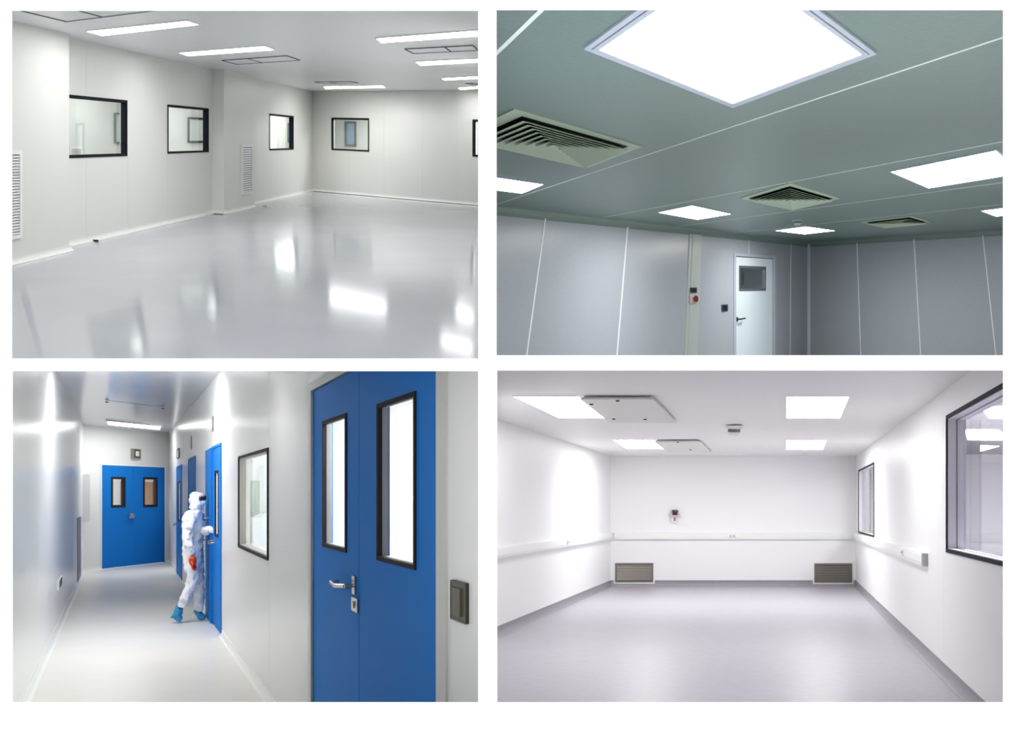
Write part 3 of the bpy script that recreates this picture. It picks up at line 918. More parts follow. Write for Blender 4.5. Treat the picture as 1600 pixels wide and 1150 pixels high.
# door
def tr_door():
    a0, a1, dt = door_hole[0], door_hole[1], door_hole[3]
    root = empty('door_1', W3.w((a0 + a1) / 2, 0, 0)); tag(root, 'ice-white door with small square window in the blue-grey wall', 'door', kind='structure')
    fw = 0.10
    bm = bmesh.new()
    W3.add_box(bm, a0 - fw, a0, 0, dt + fw * .6, -0.1, 0.02)
    W3.add_box(bm, a1, a1 + fw * 1.1, 0, dt + fw * .6, -0.1, 0.02)
    W3.add_box(bm, a0, a1, dt, dt + fw * .6, -0.1, 0.02)
    from_bm('door_frame', bm, M['tr_corner'], root)
    r = W3.rect(1155.5, 1197.5, 414.5, 417, 454, 455)
    bm = bmesh.new()
    W3.sheet(bm, a0 + 0.02, a1 - 0.012, 0, dt - 0.015, [r], -0.06, -0.015)
    leaf = from_bm('door_leaf', bm, M['tr_door'], root)
    W3.ring('window_frame', r, 0.05, -0.07, -0.008, M['grey_dark'], leaf)
    W3.box('pane', r[0] + 0.04, r[1] - 0.04, r[2] + 0.04, r[3] - 0.04, -0.05, -0.045, M['pane'], leaf)
    # lever handle
    a, t = W3.st(1150.5, 499)
    n1 = Vector((W3.n.x, W3.n.y, 0))
    p = W3.w(a0 + 0.1, t, -0.015)
    bm = bmesh.new()
    add_tube(bm, p, p + n1 * 0.02, 0.045, 0.045, 16)
    add_tube(bm, p + n1 * 0.02, p + n1 * 0.09, 0.016, 0.016, 10)
    e = W3.w(a0 + 0.32, t + 0.01, -0.015) + n1 * 0.09
    add_tube(bm, p + n1 * 0.085, e, 0.018, 0.016, 10)
    add_tube(bm, e, e - n1 * 0.05, 0.016, 0.014, 10)
    from_bm('handle', bm, M['steel_dark'], leaf)
    # closed space behind, with the window of its far wall
    r2 = (a0 - 0.6, a1 + 0.6)
    N = Wall(TR, W3.w(0, 0, -2.0), W3.w(5, 0, -2.0), (1, 6))
    bm = bmesh.new(); N.sheet(bm, r2[0], r2[1] + 2.5, -0.1, H2, [], -0.05, 0)
    tag(from_bm('wall_back', bm, M['tr_wall']), 'pale wall behind the window of the ice-white door', 'wall', kind='structure')
    for nm, t_, th, lb, ct in (('ceiling', H2, 0.04, 'ceiling behind the ice-white door', 'ceiling'), ('floor', 0.0, -0.04, 'floor behind the ice-white door', 'floor')):
        tag(prism(nm, [W3.w(r2[0], t_, -0.1), W3.w(r2[1] + 2.5, t_, -0.1), W3.w(r2[1] + 2.5, t_, -2.05), W3.w(r2[0], t_, -2.05)], (0, 0, th), M['tr_wall']), lb, ct, kind='structure')
    for a, lb in ((r2[0], 'left end wall behind the ice-white door'), (r2[1] + 2.5, 'right end wall behind the ice-white door')):
        tag(W3.box('wall_end', a - 0.04, a, 0, H2, -2.05, -0.1, M['tr_wall']), lb, 'wall', kind='structure')
    inner_window(N, 1160, 1181, 426, 446, 'small pale pane framed in grey, seen through the door window', 'window_10', 'grey_dark', 'lilac_pane', 0.06)
    lp = [W3.w(a0 - .2, H2 - .02, -.7), W3.w(a1 + .2, H2 - .02, -.7), W3.w(a1 + .2, H2 - .02, -1.5), W3.w(a0 - .2, H2 - .02, -1.5)]  # lamp added out of sight to light the space behind the door
    lp = [Vector((q.x, q.y, min(q.z, TR.cz(q.x, q.y) - .02))) for q in lp]
    rt = empty('ceiling_light', W3.w((a0 + a1) / 2, H2 - .04, -1.1)); tag(rt, 'ceiling lamp behind the ice-white door', 'ceiling light')
    mm = sum(lp, Vector()) / 4
    bm = bmesh.new(); add_ring(bm, lp, [p_.lerp(mm, .08) for p_ in lp], (0, 0, -.02)); from_bm('frame', bm, M['white_trim'], rt)
    quad('diffuser', [p_.lerp(mm, .08) + Vector((0, 0, -.01)) for p_ in lp], M['lamp_trx'], rt)
M['lilac_pane'] = mat('lilac_pane', (232, 222, 236), 0.2)
tr_door()

# ================================================================ ROOM 3 (lower left): corridor
room_bounds(right=747.8, top=579.2)
BL = Room(770, 0.0, 1.62, 1.40)
VX = 186.0
def lx(y): return VX - (y - 770) / 2.2
def rx(y): return VX + (y - 770) / 1.39
cl_ = BL.floor(lx(892), 892)
cr_ = BL.floor(rx(886), 886)
cr_ = BL.floor(274, 878)
W5 = Wall(BL, BL.floor(lx(1600), 1600), BL.floor(lx(893), 893), (-0.5, 4))       # left
W6 = Wall(BL, BL.floor(rx(1560), 1560), BL.floor(rx(878), 878), (-1.2, 4))       # right
W7 = Wall(BL, BL.floor(lx(893), 893), BL.floor(rx(878), 878), (-2, 8))           # end
H3 = BL.H
s5_0 = W5.L - (W5.w(W5.L, 0).y - DB) / W5.d.y
s6_0 = W6.s_at(749.5)
# far double door opening in the end wall
fd = W7.rect(158.5, 257.5, 727, 729.5, 888.5, 879)
fd = (fd[0], fd[1], -0.02, fd[3])
panelled_wall('wall_left', W5, s5_0, W5.L + 0.1, [W5.s_at(x) for x in (60, 96, 116)], [], M['bl_wall'], M['bl_core'],
              'glossy white corridor wall mirroring the blue doors')
panelled_wall('wall_back', W7, -0.1, W7.L + 0.1, [], [fd], M['bl_wall'], M['bl_core'],
              'white wall at the end of the corridor around the far blue door')
wr = W6.rect(374, 419.5, 715, 702, 853, 873)
bd = (min(W6.s_at(488), W6.s_at(685)), max(W6.s_at(488), W6.s_at(685)), -0.02, (W6.st(488, 611)[1] + W6.st(545, 579)[1]) / 2)
dA = W6.rect(276.5, 284.5, 728, 727, 880, 891); dA = (dA[0], dA[1], -0.02, dA[3])
dB = W6.rect(295, 306, 716, 713, 905, 920); dB = (dB[0], dB[1], -0.02, dB[3])
dC = W6.rect(325, 346.5, 703, 690, 950, 984); dC = (dC[0], dC[1], -0.02, dC[3])
panelled_wall('wall_right', W6, s6_0, W6.L + 0.1, [W6.s_at(x) for x in (420.5, 482, 697)], [wr, bd, dA, dB, dC], M['bl_wall'], M['bl_core'],
              'white corridor wall with blue doors and a square window')
for W, a0, a1, nm, lb in ((W5, s5_0, W5.L, 'baseboard_left', 'pale coved skirting along the left corridor wall'), (W7, 0, fd[0], 'baseboard_back', 'pale skirting left of the far blue door'),
                          (W7, fd[1], W7.L, 'baseboard_back', 'pale skirting right of the far blue door'), (W6, bd[1] + 0.08, dC[0] - 0.03, 'baseboard_right', 'pale coved skirting below the square corridor window'),
                          (W6, dC[1] + 0.03, dB[0] - 0.03, 'baseboard_right', 'pale skirting behind the white-suited person'), (W6, s6_0, bd[0] - 0.05, 'baseboard_right', 'pale skirting nearest, right of the large blue door')):
    cove(nm, W, a0, a1, 0.07, 0.05, M['white_trim'], lb)
slab('floor', BL, [(-9, DB), (0.0, DB), (-0.2, 3.2), (-2.2, 20), (-10.5, 21)], False, 0.05, M['bl_floor'], 'ivory corridor floor with soft reflections')
slab('ceiling', BL, [(-9, 4.5), (-0.3, 4.5), (-1.0, 21), (-11, 21)], True, 0.08, M['bl_ceil'], 'glossy white corridor ceiling mirroring the far blue door')
flat_plate('ceiling', 578.5, -700, 750, DB, 9.6, 0.012, M['bl_ceil'], 'front edge strip of the corridor ceiling', 'ceiling')
room_bounds(right=747.8, top=579.2)
# neighbouring room behind the right corridor wall
bwD = 12.5
side_plate('wall_right', 748.5, 576, 1900, DB, bwD + 0.2, 0.012, M['bl_wall'], 'plain white partition right of the corridor')
room_bounds(right=747.8, top=579.2)
tag(prism('wall_back', [P(311, 560, bwD), P(748, 560, bwD), P(748, 1000, bwD), P(311, 1000, bwD)], (0, 0.06, 0), M['bl_wall']), 'white wall of the room behind the corridor window', 'wall', kind='structure')
side_pt = [W6.w(s6_0, 0, -0.1), W6.w(W6.s_at(305), 0, -0.1)]
lp = [Vector((q.x, q.y, BL.fz(q.x, q.y) - 0.002)) for q in (side_pt[0], side_pt[1], Vector((-4, bwD, 0)), Vector((-0.45, bwD, 0)), Vector((-0.12, 3, 0)))]
nl = empty('ceiling_light', P(560, 600, 7)); tag(nl, 'ceiling lamp of the room behind the large blue door', 'ceiling light', 'lamps behind the right corridor wall')
for k, (D_, px) in enumerate(((4.6, 690), (7.5, 650), (10.8, 650), (10.5, 500))):  # added lamps, out of sight, that light the neighbouring room
    root = nl if k == 0 else empty('ceiling_light', P(px, 600, D_))
    if k: tag(root, 'ceiling lamp of the room behind the large blue door', 'ceiling light', 'lamps behind the right corridor wall')
    x0 = (px - CX) / F * D_
    zc = min(BL.cz(x0, D_), P(px, 585, D_).z) - 0.03
    wl = .2 if D_ < 5 else .5
    lq = [Vector((x0 - wl, D_ - .4, zc)), Vector((x0 + .25, D_ - .4, zc)), Vector((x0 + .25, D_ + .4, zc)), Vector((x0 - wl, D_ + .4, zc))]
    mm = sum(lq, Vector()) / 4
    bm = bmesh.new(); add_ring(bm, lq, [p_.lerp(mm, .06) for p_ in lq], (0, 0, -.02)); from_bm('frame', bm, M['white_trim'], root)
    quad('diffuser', [p_.lerp(mm, .06) + Vector((0, 0, -.01)) for p_ in lq], M['lamp_blx'], root)
# cabinet / hatch seen through the corridor window
NB = Wall(BL, P(250, 800, bwD), P(740, 800, bwD), (-2, 4))
M['hatch_frame'] = mat('pale_green_frame', (186, 196, 184), 0.4)
inner_window(NB, 388, 406, 751, 806, 'pale framed pass hatch seen through the corridor window', 'window_11', 'hatch_frame', 'pale_pane', 0.06)
a0, a1 = NB.s_at(409), NB.s_at(440)
t1, t0 = NB.st(412, 800)[1], NB.st(412, 900)[1]
root = empty('cabinet', NB.w((a0 + a1) / 2, t0, 0.2)); tag(root, 'pale cabinet corner seen through the corridor window', 'cabinet')
NB.box('body', a0, a1, 0, t1, 0.01, 0.5, M['white_plastic'], root)
NB.box('door', a0 + 0.02, a1 - 0.02, 0.1, t1 - 0.03, 0.5, 0.52, M['white_plastic'], root)

# corridor window
wroot = window('window_12', W6, wr, M['black_frame'], M['pane'], 'square dark edged window in the right corridor wall', 0.03, 0.06, M['reveal_grey'])
# trims of the big door
def door_handle(W, a, t, n, sgn, parent, m, scale=1.0):
    n1 = Vector((W.n.x, W.n.y, 0))
    p = W.w(a, t, n)
    bm = bmesh.new()
    W.add_box(bm, a - 0.03 * scale, a + 0.03 * scale, t - 0.05 * scale, t + 0.05 * scale, n, n + 0.012)
    add_tube(bm, p, p + n1 * 0.06 * scale, 0.013 * scale, 0.013 * scale, 10)
    e = W.w(a + sgn * 0.30 * scale, t - 0.006, n + 0.065 * scale)
    m_ = W.w(a + sgn * 0.16 * scale, t - 0.012 * scale, n + 0.075 * scale)
    s0 = p + n1 * 0.058 * scale
    add_tube(bm, s0, m_, 0.013 * scale, 0.013 * scale, 10)
    add_tube(bm, m_, e, 0.013 * scale, 0.012 * scale, 10)
    add_tube(bm, e, e - n1 * 0.045 * scale, 0.012 * scale, 0.011 * scale, 10)
    return from_bm('handle', bm, m, parent)

def big_door():
    a0, a1, _, t1 = bd
    root = empty('door_2', W6.w((a0 + a1) / 2, 0, 0)); tag(root, 'large blue double door with two tall windows, nearest on the right', 'door', kind='structure')
    bm = bmesh.new()
    W6.add_box(bm, a0 - 0.1, a0, 0, t1 + 0.05, -0.1, 0.01)
    W6.add_box(bm, a1, a1 + 0.07, 0, t1 + 0.05, -0.1, 0.01)
    W6.add_box(bm, a0, a1, t1, t1 + 0.05, -0.1, 0.01)
    from_bm('door_frame', bm, M['bl_trim'], root)
    am = W6.s_at(559)
    rl = W6.rect(504, 540, 657, 649, 853, 862)
    rr = W6.rect(589, 648, 630, 615.5, 874, 889)
    for (b0, b1, r, kk) in ((am + 0.004, a1 - 0.004, rl, 0), (a0 + 0.004, am - 0.004, rr, 1)):
        bm = bmesh.new()
        W6.sheet(bm, b0, b1, 0.01, t1 - 0.004, [r], -0.06, -0.006)
        leaf = from_bm('door_leaf', bm, M['blue'], root)
        W6.ring('window_frame', (r[0] - .004, r[1] + .004, r[2] - .004, r[3] + .004), 0.02, -0.02, 0.002, M['frame_brown'], leaf)
        W6.ring('window_reveal', (r[0] + .001, r[1] - .001, r[2] + .001, r[3] - .001), 0.012, -0.05, -0.006, M['reveal_grey'], leaf)
        W6.box('pane', r[0] + .018, r[1] - .018, r[2] + .018, r[3] - .018, -0.046, -0.042, M['pane'], leaf)
        if kk == 0:
            a, t = W6.st(553.5, 914)
            door_handle(W6, a, t, -0.006, 1, leaf, M['steel'], 0.9)
            r2 = W6.rect(550, 559, 934, 934, 955.5, 955.5)
            bm = bmesh.new()
            W6.add_box(bm, r2[0], r2[1], r2[2], r2[3], -0.006, 0.004)
            n1 = Vector((W6.n.x, W6.n.y, 0))
            p = W6.w((r2[0] + r2[1]) / 2, r2[2] * .4 + r2[3] * .6, 0.004)
            add_tube(bm, p, p + n1 * 0.008, 0.011, 0.011, 12)
            W6.add_box(bm, (r2[0] + r2[1]) / 2 - .004, (r2[0] + r2[1]) / 2 + .004, r2[2] * .75 + r2[3] * .25, r2[2] * .4 + r2[3] * .6, 0.004, 0.010)
            from_bm('lock_plate', bm, M['steel'], leaf)
    W6.box('centre_gap', am - 0.004, am + 0.004, 0.01, t1 - 0.004, -0.05, -0.012, M['blue_seal'], root)
M['frame_brown'] = mat('dark_brown_frame', (46, 41, 42), 0.7, spec=0.15)
M['bl_trim'] = mat('light_trim', (206, 206, 200), 0.4)
big_door()
wall_device_r = W6.rect(709, 733, 906, 911, 966, 975)
root = empty('switch_panel', W6.w(wall_device_r[0], wall_device_r[2], 0)); tag(root, 'dark olive rectangular switch plate right of the large blue door', 'switch')
r = wall_device_r
W6.box('plate', r[0], r[1], r[2], r[3], 0, 0.012, M['olive'], root)
W6.ring('rim', r, 0.008, 0.0, 0.014, M['steel_dark'], root)
W6.box('rocker', r[0] * .75 + r[1] * .25, r[0] * .2 + r[1] * .8, r[2] * .85 + r[3] * .15, r[2] * .15 + r[3] * .85, 0.012, 0.02, M['olive'], root)

# far double door
def far_door():
    a0, a1, _, t1 = fd
    root = empty('door_3', W7.w((a0 + a1) / 2, 0, 0)); tag(root, 'blue double door with two small windows at the corridor end', 'door', kind='structure')
    bm = bmesh.new()
    W7.add_box(bm, a0 - 0.03, a0, 0, t1 + 0.03, -0.1, 0.015)
    W7.add_box(bm, a1, a1 + 0.03, 0, t1 + 0.03, -0.1, 0.015)
    W7.add_box(bm, a0, a1, t1, t1 + 0.03, -0.1, 0.015)
    from_bm('door_frame', bm, M['white_trim'], root)
    am = W7.s_at(208)
    rl = W7.rect(173.5, 196, 745, 745.5, 793, 792.5)
    rr = W7.rect(223.5, 246, 745.5, 746, 792.5, 792)
    for (b0, b1, r) in ((a0 + .004, am - .003, rl), (am + .003, a1 - .004, rr)):
        bm = bmesh.new(); W7.sheet(bm, b0, b1, 0.01, t1 - .004, [r], -0.05, 0.0)
        leaf = from_bm('door_leaf', bm, M['blue'], root)
        W7.ring('window_frame', r, 0.05, -0.07, 0.008, M['frame_brown'], leaf)
        W7.box('pane', r[0] + .04, r[1] - .04, r[2] + .04, r[3] - .04, -0.05, -0.044, M['pane'], leaf)
        if b0 < am - 0.1:
            a, t = W7.st(205.5, 806)
            bm = bmesh.new()
            W7.add_box(bm, a - .06, a + .06, t - .05, t + .05, 0, .012)
            n1 = Vector((W7.n.x, W7.n.y, 0)); p = W7.w(a, t, 0)
            add_tube(bm, p, p + n1 * .07, .02, .02, 10)
            add_tube(bm, p + n1 * .07 + Vector((0, 0, .01)), W7.w(a - .17, t - .01, .07), .022, .02, 10)
            from_bm('handle', bm, M['steel'], leaf)
    # room beyond
    N = Wall(BL, W7.w(0, 0, -3.0), W7.w(2, 0, -3.0), (-2, 8))
    bm = bmesh.new(); N.sheet(bm, -2.5, W7.L + 3, -.1, H3, [], -.05, 0)
    tag(from_bm('wall_back', bm, M['br_wall']), 'white wall of the room beyond the far blue door', 'wall', kind='structure')
    for nm, t_, th, lb, ct in (('ceiling', H3, .04, 'ceiling of the room beyond the far blue door', 'ceiling'), ('floor', 0, -.04, 'floor of the room beyond the far blue door', 'floor')):
        tag(prism(nm, [W7.w(-2.5, t_, -.1), W7.w(W7.L + 3, t_, -.1), W7.w(W7.L + 3, t_, -3.05), W7.w(-2.5, t_, -3.05)], (0, 0, th), M['br_wall']), lb, ct, kind='structure')
    for a, lb in ((-2.5, 'left end wall beyond the far blue door'), (W7.L + 3, 'right end wall beyond the far blue door')):
        tag(W7.box('wall_end', a - .04, a, 0, H3, -3.05, -.1, M['br_wall']), lb, 'wall', kind='structure')
    lp = [W7.w(0.2, H3 - .02, -.8), W7.w(W7.L, H3 - .02, -.8), W7.w(W7.L, H3 - .02, -1.6), W7.w(.2, H3 - .02, -1.6)]  # added lamp, unseen, brightening what shows through the far door panes
    lp = [Vector((q.x, q.y, BL.cz(q.x, q.y) - .02)) for q in lp]
    rt = empty('ceiling_light', W7.w(W7.L / 2, H3 - .04, -1.2)); tag(rt, 'ceiling lamp beyond the far blue door', 'ceiling light')
    mm = sum(lp, Vector()) / 4
    bm = bmesh.new(); add_ring(bm, lp, [p_.lerp(mm, .05) for p_ in lp], (0, 0, -.02)); from_bm('frame', bm, M['white_trim'], rt)
    quad('diffuser', [p_.lerp(mm, .05) + Vector((0, 0, -.01)) for p_ in lp], M['lamp_bly'], rt)
    # brown cabinet seen through the panes
    b0, b1 = N.s_at(188), min(N.s_at(300), W7.L + 2.6)
    tt = N.st(235, 753)[1]
    cab = empty('cabinet', N.w((b0 + b1) / 2, 0, .3)); tag(cab, 'brown wooden cabinet seen through the far door windows', 'cabinet')
    N.box('body', b0, b1, 0, tt, .01, .5, M['brown'], cab)
    bmid = (b0 + b1) / 2
    for c0, c1 in ((b0 + .01, bmid - .005), (bmid + .005, b1 - .01)):
        N.box('door', c0, c1, .08, tt - .02, .5, .52, M['brown'], cab)
far_door()
# exit box above the far door
r = W7.rect(204, 217, 701, 701.5, 717, 717.5)
root = empty('wall_box', W7.w((r[0] + r[1]) / 2, r[2], 0)); tag(root, 'small square taupe box with a pale centre above the far blue door', 'wall box')
M['taupe'] = mat('taupe_plastic', (150, 144, 134), 0.5)
W7.box('housing', *r, 0, 0.06, M['taupe'], root)
ra = (r[0] * .7 + r[1] * .3, r[0] * .3 + r[1] * .7, r[2] * .72 + r[3] * .28, r[2] * .22 + r[3] * .78)
W7.ring('rim', (ra[0] - .03, ra[1] + .03, ra[2] - .03, ra[3] + .03), .03, .06, .07, M['steel_dark'], root)
W7.box('lens', *ra, .06, .075, M['white_plastic'], root)

# small blue doors on the right wall
def side_door(name, r, label, mirror=False, win=True, frame_m='blue'):
    a0, a1, _, t1 = r
    root = empty(name, W6.w((a0 + a1) / 2, 0, 0)); tag(root, label, 'door', kind='structure')
    bm = bmesh.new()
    W6.add_box(bm, a0, a0 + .03, 0, t1, -.1, .012)
    W6.add_box(bm, a1 - .03, a1, 0, t1, -.1, .012)
    W6.add_box(bm, a0 + .03, a1 - .03, t1 - .03, t1, -.1, .012)
    from_bm('door_frame', bm, M['blue'], root)
    wdt = a1 - a0
    wr_ = (a0 + wdt * .3, a0 + wdt * .7, t1 * .50, t1 * .86)
    bm = bmesh.new(); W6.sheet(bm, a0 + .032, a1 - .032, .01, t1 - .034, [wr_] if win else [], -.05, 0.004)
    leaf = from_bm('door_leaf', bm, M['blue'], root)
    if win:
        W6.ring('window_frame', wr_, .03, -.06, .012, M['frame_brown'], leaf)
        W6.box('pane', wr_[0] + .025, wr_[1] - .025, wr_[2] + .025, wr_[3] - .025, -.012, -.006, M['white_plastic'], leaf)
    a, t = (a1 - wdt * .12), t1 * .47
    door_handle(W6, a, t, .004, -1, leaf, M['steel'], 1.0)
    return root
side_door('door_4', dA, 'farthest narrow-looking blue side door near the corridor end')
side_door('door_5', dB, 'blue side door just behind the white-suited person', win=False)
# door at which the person stands: leaf plus projecting jamb
dC_leaf = (dC[0], W6.s_at(333), dC[2], dC[3])
side_door('door_6', dC_leaf, 'blue side door with window that the white-suited person holds')
jr = empty('door_7', W6.w(W6.s_at(333), 0, 0)); tag(jr, 'narrow blue door edge with the pull handle the person grips', 'door', kind='structure')
b0, b1 = sorted((W6.s_at(333), W6.s_at(324.5)))
lf = W6.box('door_leaf', b0, b1, 0.01, dC[3] - .02, -.06, .03, M['blue'], jr)
pull = W6.w(W6.s_at(329.5), W6.st(329.5, 826)[1], .03)
n6 = Vector((W6.n.x, W6.n.y, 0))
bm = bmesh.new()
for k in (-.14, .14): add_tube(bm, pull + Vector((0, 0, k)), pull + n6 * .07 + Vector((0, 0, k)), .012, .012, 8)
add_tube(bm, pull + n6 * .07 + Vector((0, 0, .15)), pull + n6 * .07 + Vector((0, 0, -.15)), .014, .014, 8)
from_bm('pull_handle', bm, M['steel'], lf)

# small wall plates and lamps above the side doors
def slim_lamp(x0, x1, y0, y1, label):
    r = W6.rect(x0, x1, y0, y0, y1, y1)
    root = empty('door_indicator', W6.w(r[0], r[2], 0)); tag(root, label, 'indicator')
    W6.box('bracket', r[0], r[1], r[2], r[3], 0, .008, M['slate'], root)
    W6.box('cap', r[0], r[1], r[2] - .02, r[2], 0, .010, M['white_plastic'], root)
slim_lamp(332, 334, 651, 675, 'slim dark indicator on the wall above the door held open')
slim_lamp(298, 300, 682, 701, 'slim dark indicator above the door behind the person')
r = W6.rect(278, 281, 701, 701, 716, 716)
root = empty('sign_plate', W6.w(r[0], r[2], 0)); tag(root, 'small pale plate above the farthest side door', 'plate')
W6.box('plate', *r, 0, .02, M['white_plastic'], root); W6.ring('rim', r, .02, 0, .028, M['slate'], root)

# left wall items
r = W5.rect(120.5, 126, 808, 808, 890, 890)
root = empty('corner_guard', W5.w(r[0], r[2], 0)); tag(root, 'tall dull mauve corner guard strip at the far left corridor wall', 'corner guard')
W5.box('strip', r[0], r[1], 0.02, r[3], 0, .008, M['slate'], root)
W5.box('end_cap', r[0], r[1], r[3], r[3] + .02, 0, .010, M['white_plastic'], root)
r = W5.rect(129, 135, 743, 743, 813, 813)
r = (r[0], min(r[1], W5.L - .05), r[2], r[3])
root = empty('wall_cabinet', W5.w(r[0], r[2], 0)); tag(root, 'shallow pale wall cabinet at the far end of the left corridor wall', 'wall cabinet')
W5.box('body', *r, 0, .12, M['white_plastic'], root)
W5.box('door', r[0] + .02, r[1] - .02, r[2] + .02, r[3] - .02, .12, .13, M['vent_white'], root)
r = W5.rect(90, 96, 903, 903, 917, 917)
root = empty('socket_plate', W5.w(r[0], r[2], 0)); tag(root, 'small dark green socket plate low on the left corridor wall', 'socket')
W5.box('plate', *r, 0, .012, M['white_plastic'], root)
W5.box('insert', r[0] * .8 + r[1] * .2, r[0] * .2 + r[1] * .8, r[2] * .9 + r[3] * .1, r[2] * .1 + r[3] * .9, .012, .018, M['green_plate'], root)

# corridor ceiling lamps and plate
ceiling_light(BL, [(165, 655.5), (253, 664.5), (251, 670), (168, 661.5)], M['lamp_bln'], M['white_trim'], 'thin bright corridor ceiling lamp before the far blue door', 'corridor ceiling lamps', .05, .03)
pts = [BL.ceil(*c) for c in ((164, 625), (257, 636), (256, 643), (168, 632))]
mc = sum(pts, Vector()) / 4
root = empty('ceiling_plate', (mc.x, mc.y, mc.z - .03)); tag(root, 'flush pale access plate in the corridor ceiling', 'ceiling plate')
prism('plate', pts, (0, 0, -.004), M['bl_ceil'], root)
for k in (0, 1):
    bm = bmesh.new(); q = pts[k].lerp(mc, .06); add_tube(bm, q + Vector((0, 0, -.018)), q + Vector((0, 0, -.035)), .025, .02, 10); from_bm('screw', bm, M['steel_dark'], root)
# fill lamps added to brighten the corridor, unseen, nearer than the frame
for D_, xm, w in ((9.2, -4.15, .72), (5.6, -2.42, .6)):
    lq = [P(CX + F * x / y, 579.5, y) for x, y in ((xm - w, D_ - .35), (xm + w, D_ - .35), (xm + w, D_ + .35), (xm - w, D_ + .35))]
    mm = sum(lq, Vector()) / 4
    root = empty('ceiling_light', mm); tag(root, 'corridor ceiling lamp nearer than the frame shows', 'ceiling light', 'corridor ceiling lamps')
    bm = bmesh.new(); add_ring(bm, lq, [p_.lerp(mm, .06) for p_ in lq], (0, 0, -.001)); from_bm('frame', bm, M['white_trim'], root)
    quad('diffuser', [p_.lerp(mm, .06) for p_ in lq], M['lamp_bl'] if D_ > 8 else M['lamp_bls'], root)

# ---------------------------------------------------------------- person in the coverall
PD = 10.45
def skin_mesh(name, joints, edges, material, parent, root_i=0, sub=2, rough=0.0, origin=None):
    """joints: (x, y, z, r); a Skin + Subdivision surface"""
    me = bpy.data.meshes.new(name)
    vs = [Vector(j[:3]) for j in joints]
    o0 = Vector(origin) if origin is not None else sum(vs, Vector()) / len(vs)
    me.from_pydata([v - o0 for v in vs], edges, [])
    o = bpy.data.objects.new(name, me)
    link(o, o0, parent)
    md = o.modifiers.new('skin', 'SKIN')
    sk = me.skin_vertices if len(me.skin_vertices) else None
    if not len(me.skin_vertices):
        bm = bmesh.new(); bm.from_mesh(me)
        bm.verts.layers.skin.verify()
        bm.to_mesh(me); bm.free()
    for i, j in enumerate(joints):
        d = me.skin_vertices[0].data[i]
        r = j[3]
        d.radius = (r, r) if not isinstance(r, tuple) else r
        d.use_root = (i == root_i)
    md.use_smooth_shade = True
    sb = o.modifiers.new('subdivision', 'SUBSURF'); sb.levels = sub; sb.render_levels = sub
    if rough:
        tx = bpy.data.textures.new('folds', 'CLOUDS'); tx.noise_scale = 0.06; tx.noise_depth = 2
        dm = o.modifiers.new('folds', 'DISPLACE'); dm.texture = tx; dm.strength = rough; dm.mid_level = 0.5
    me.materials.append(material)
    return o

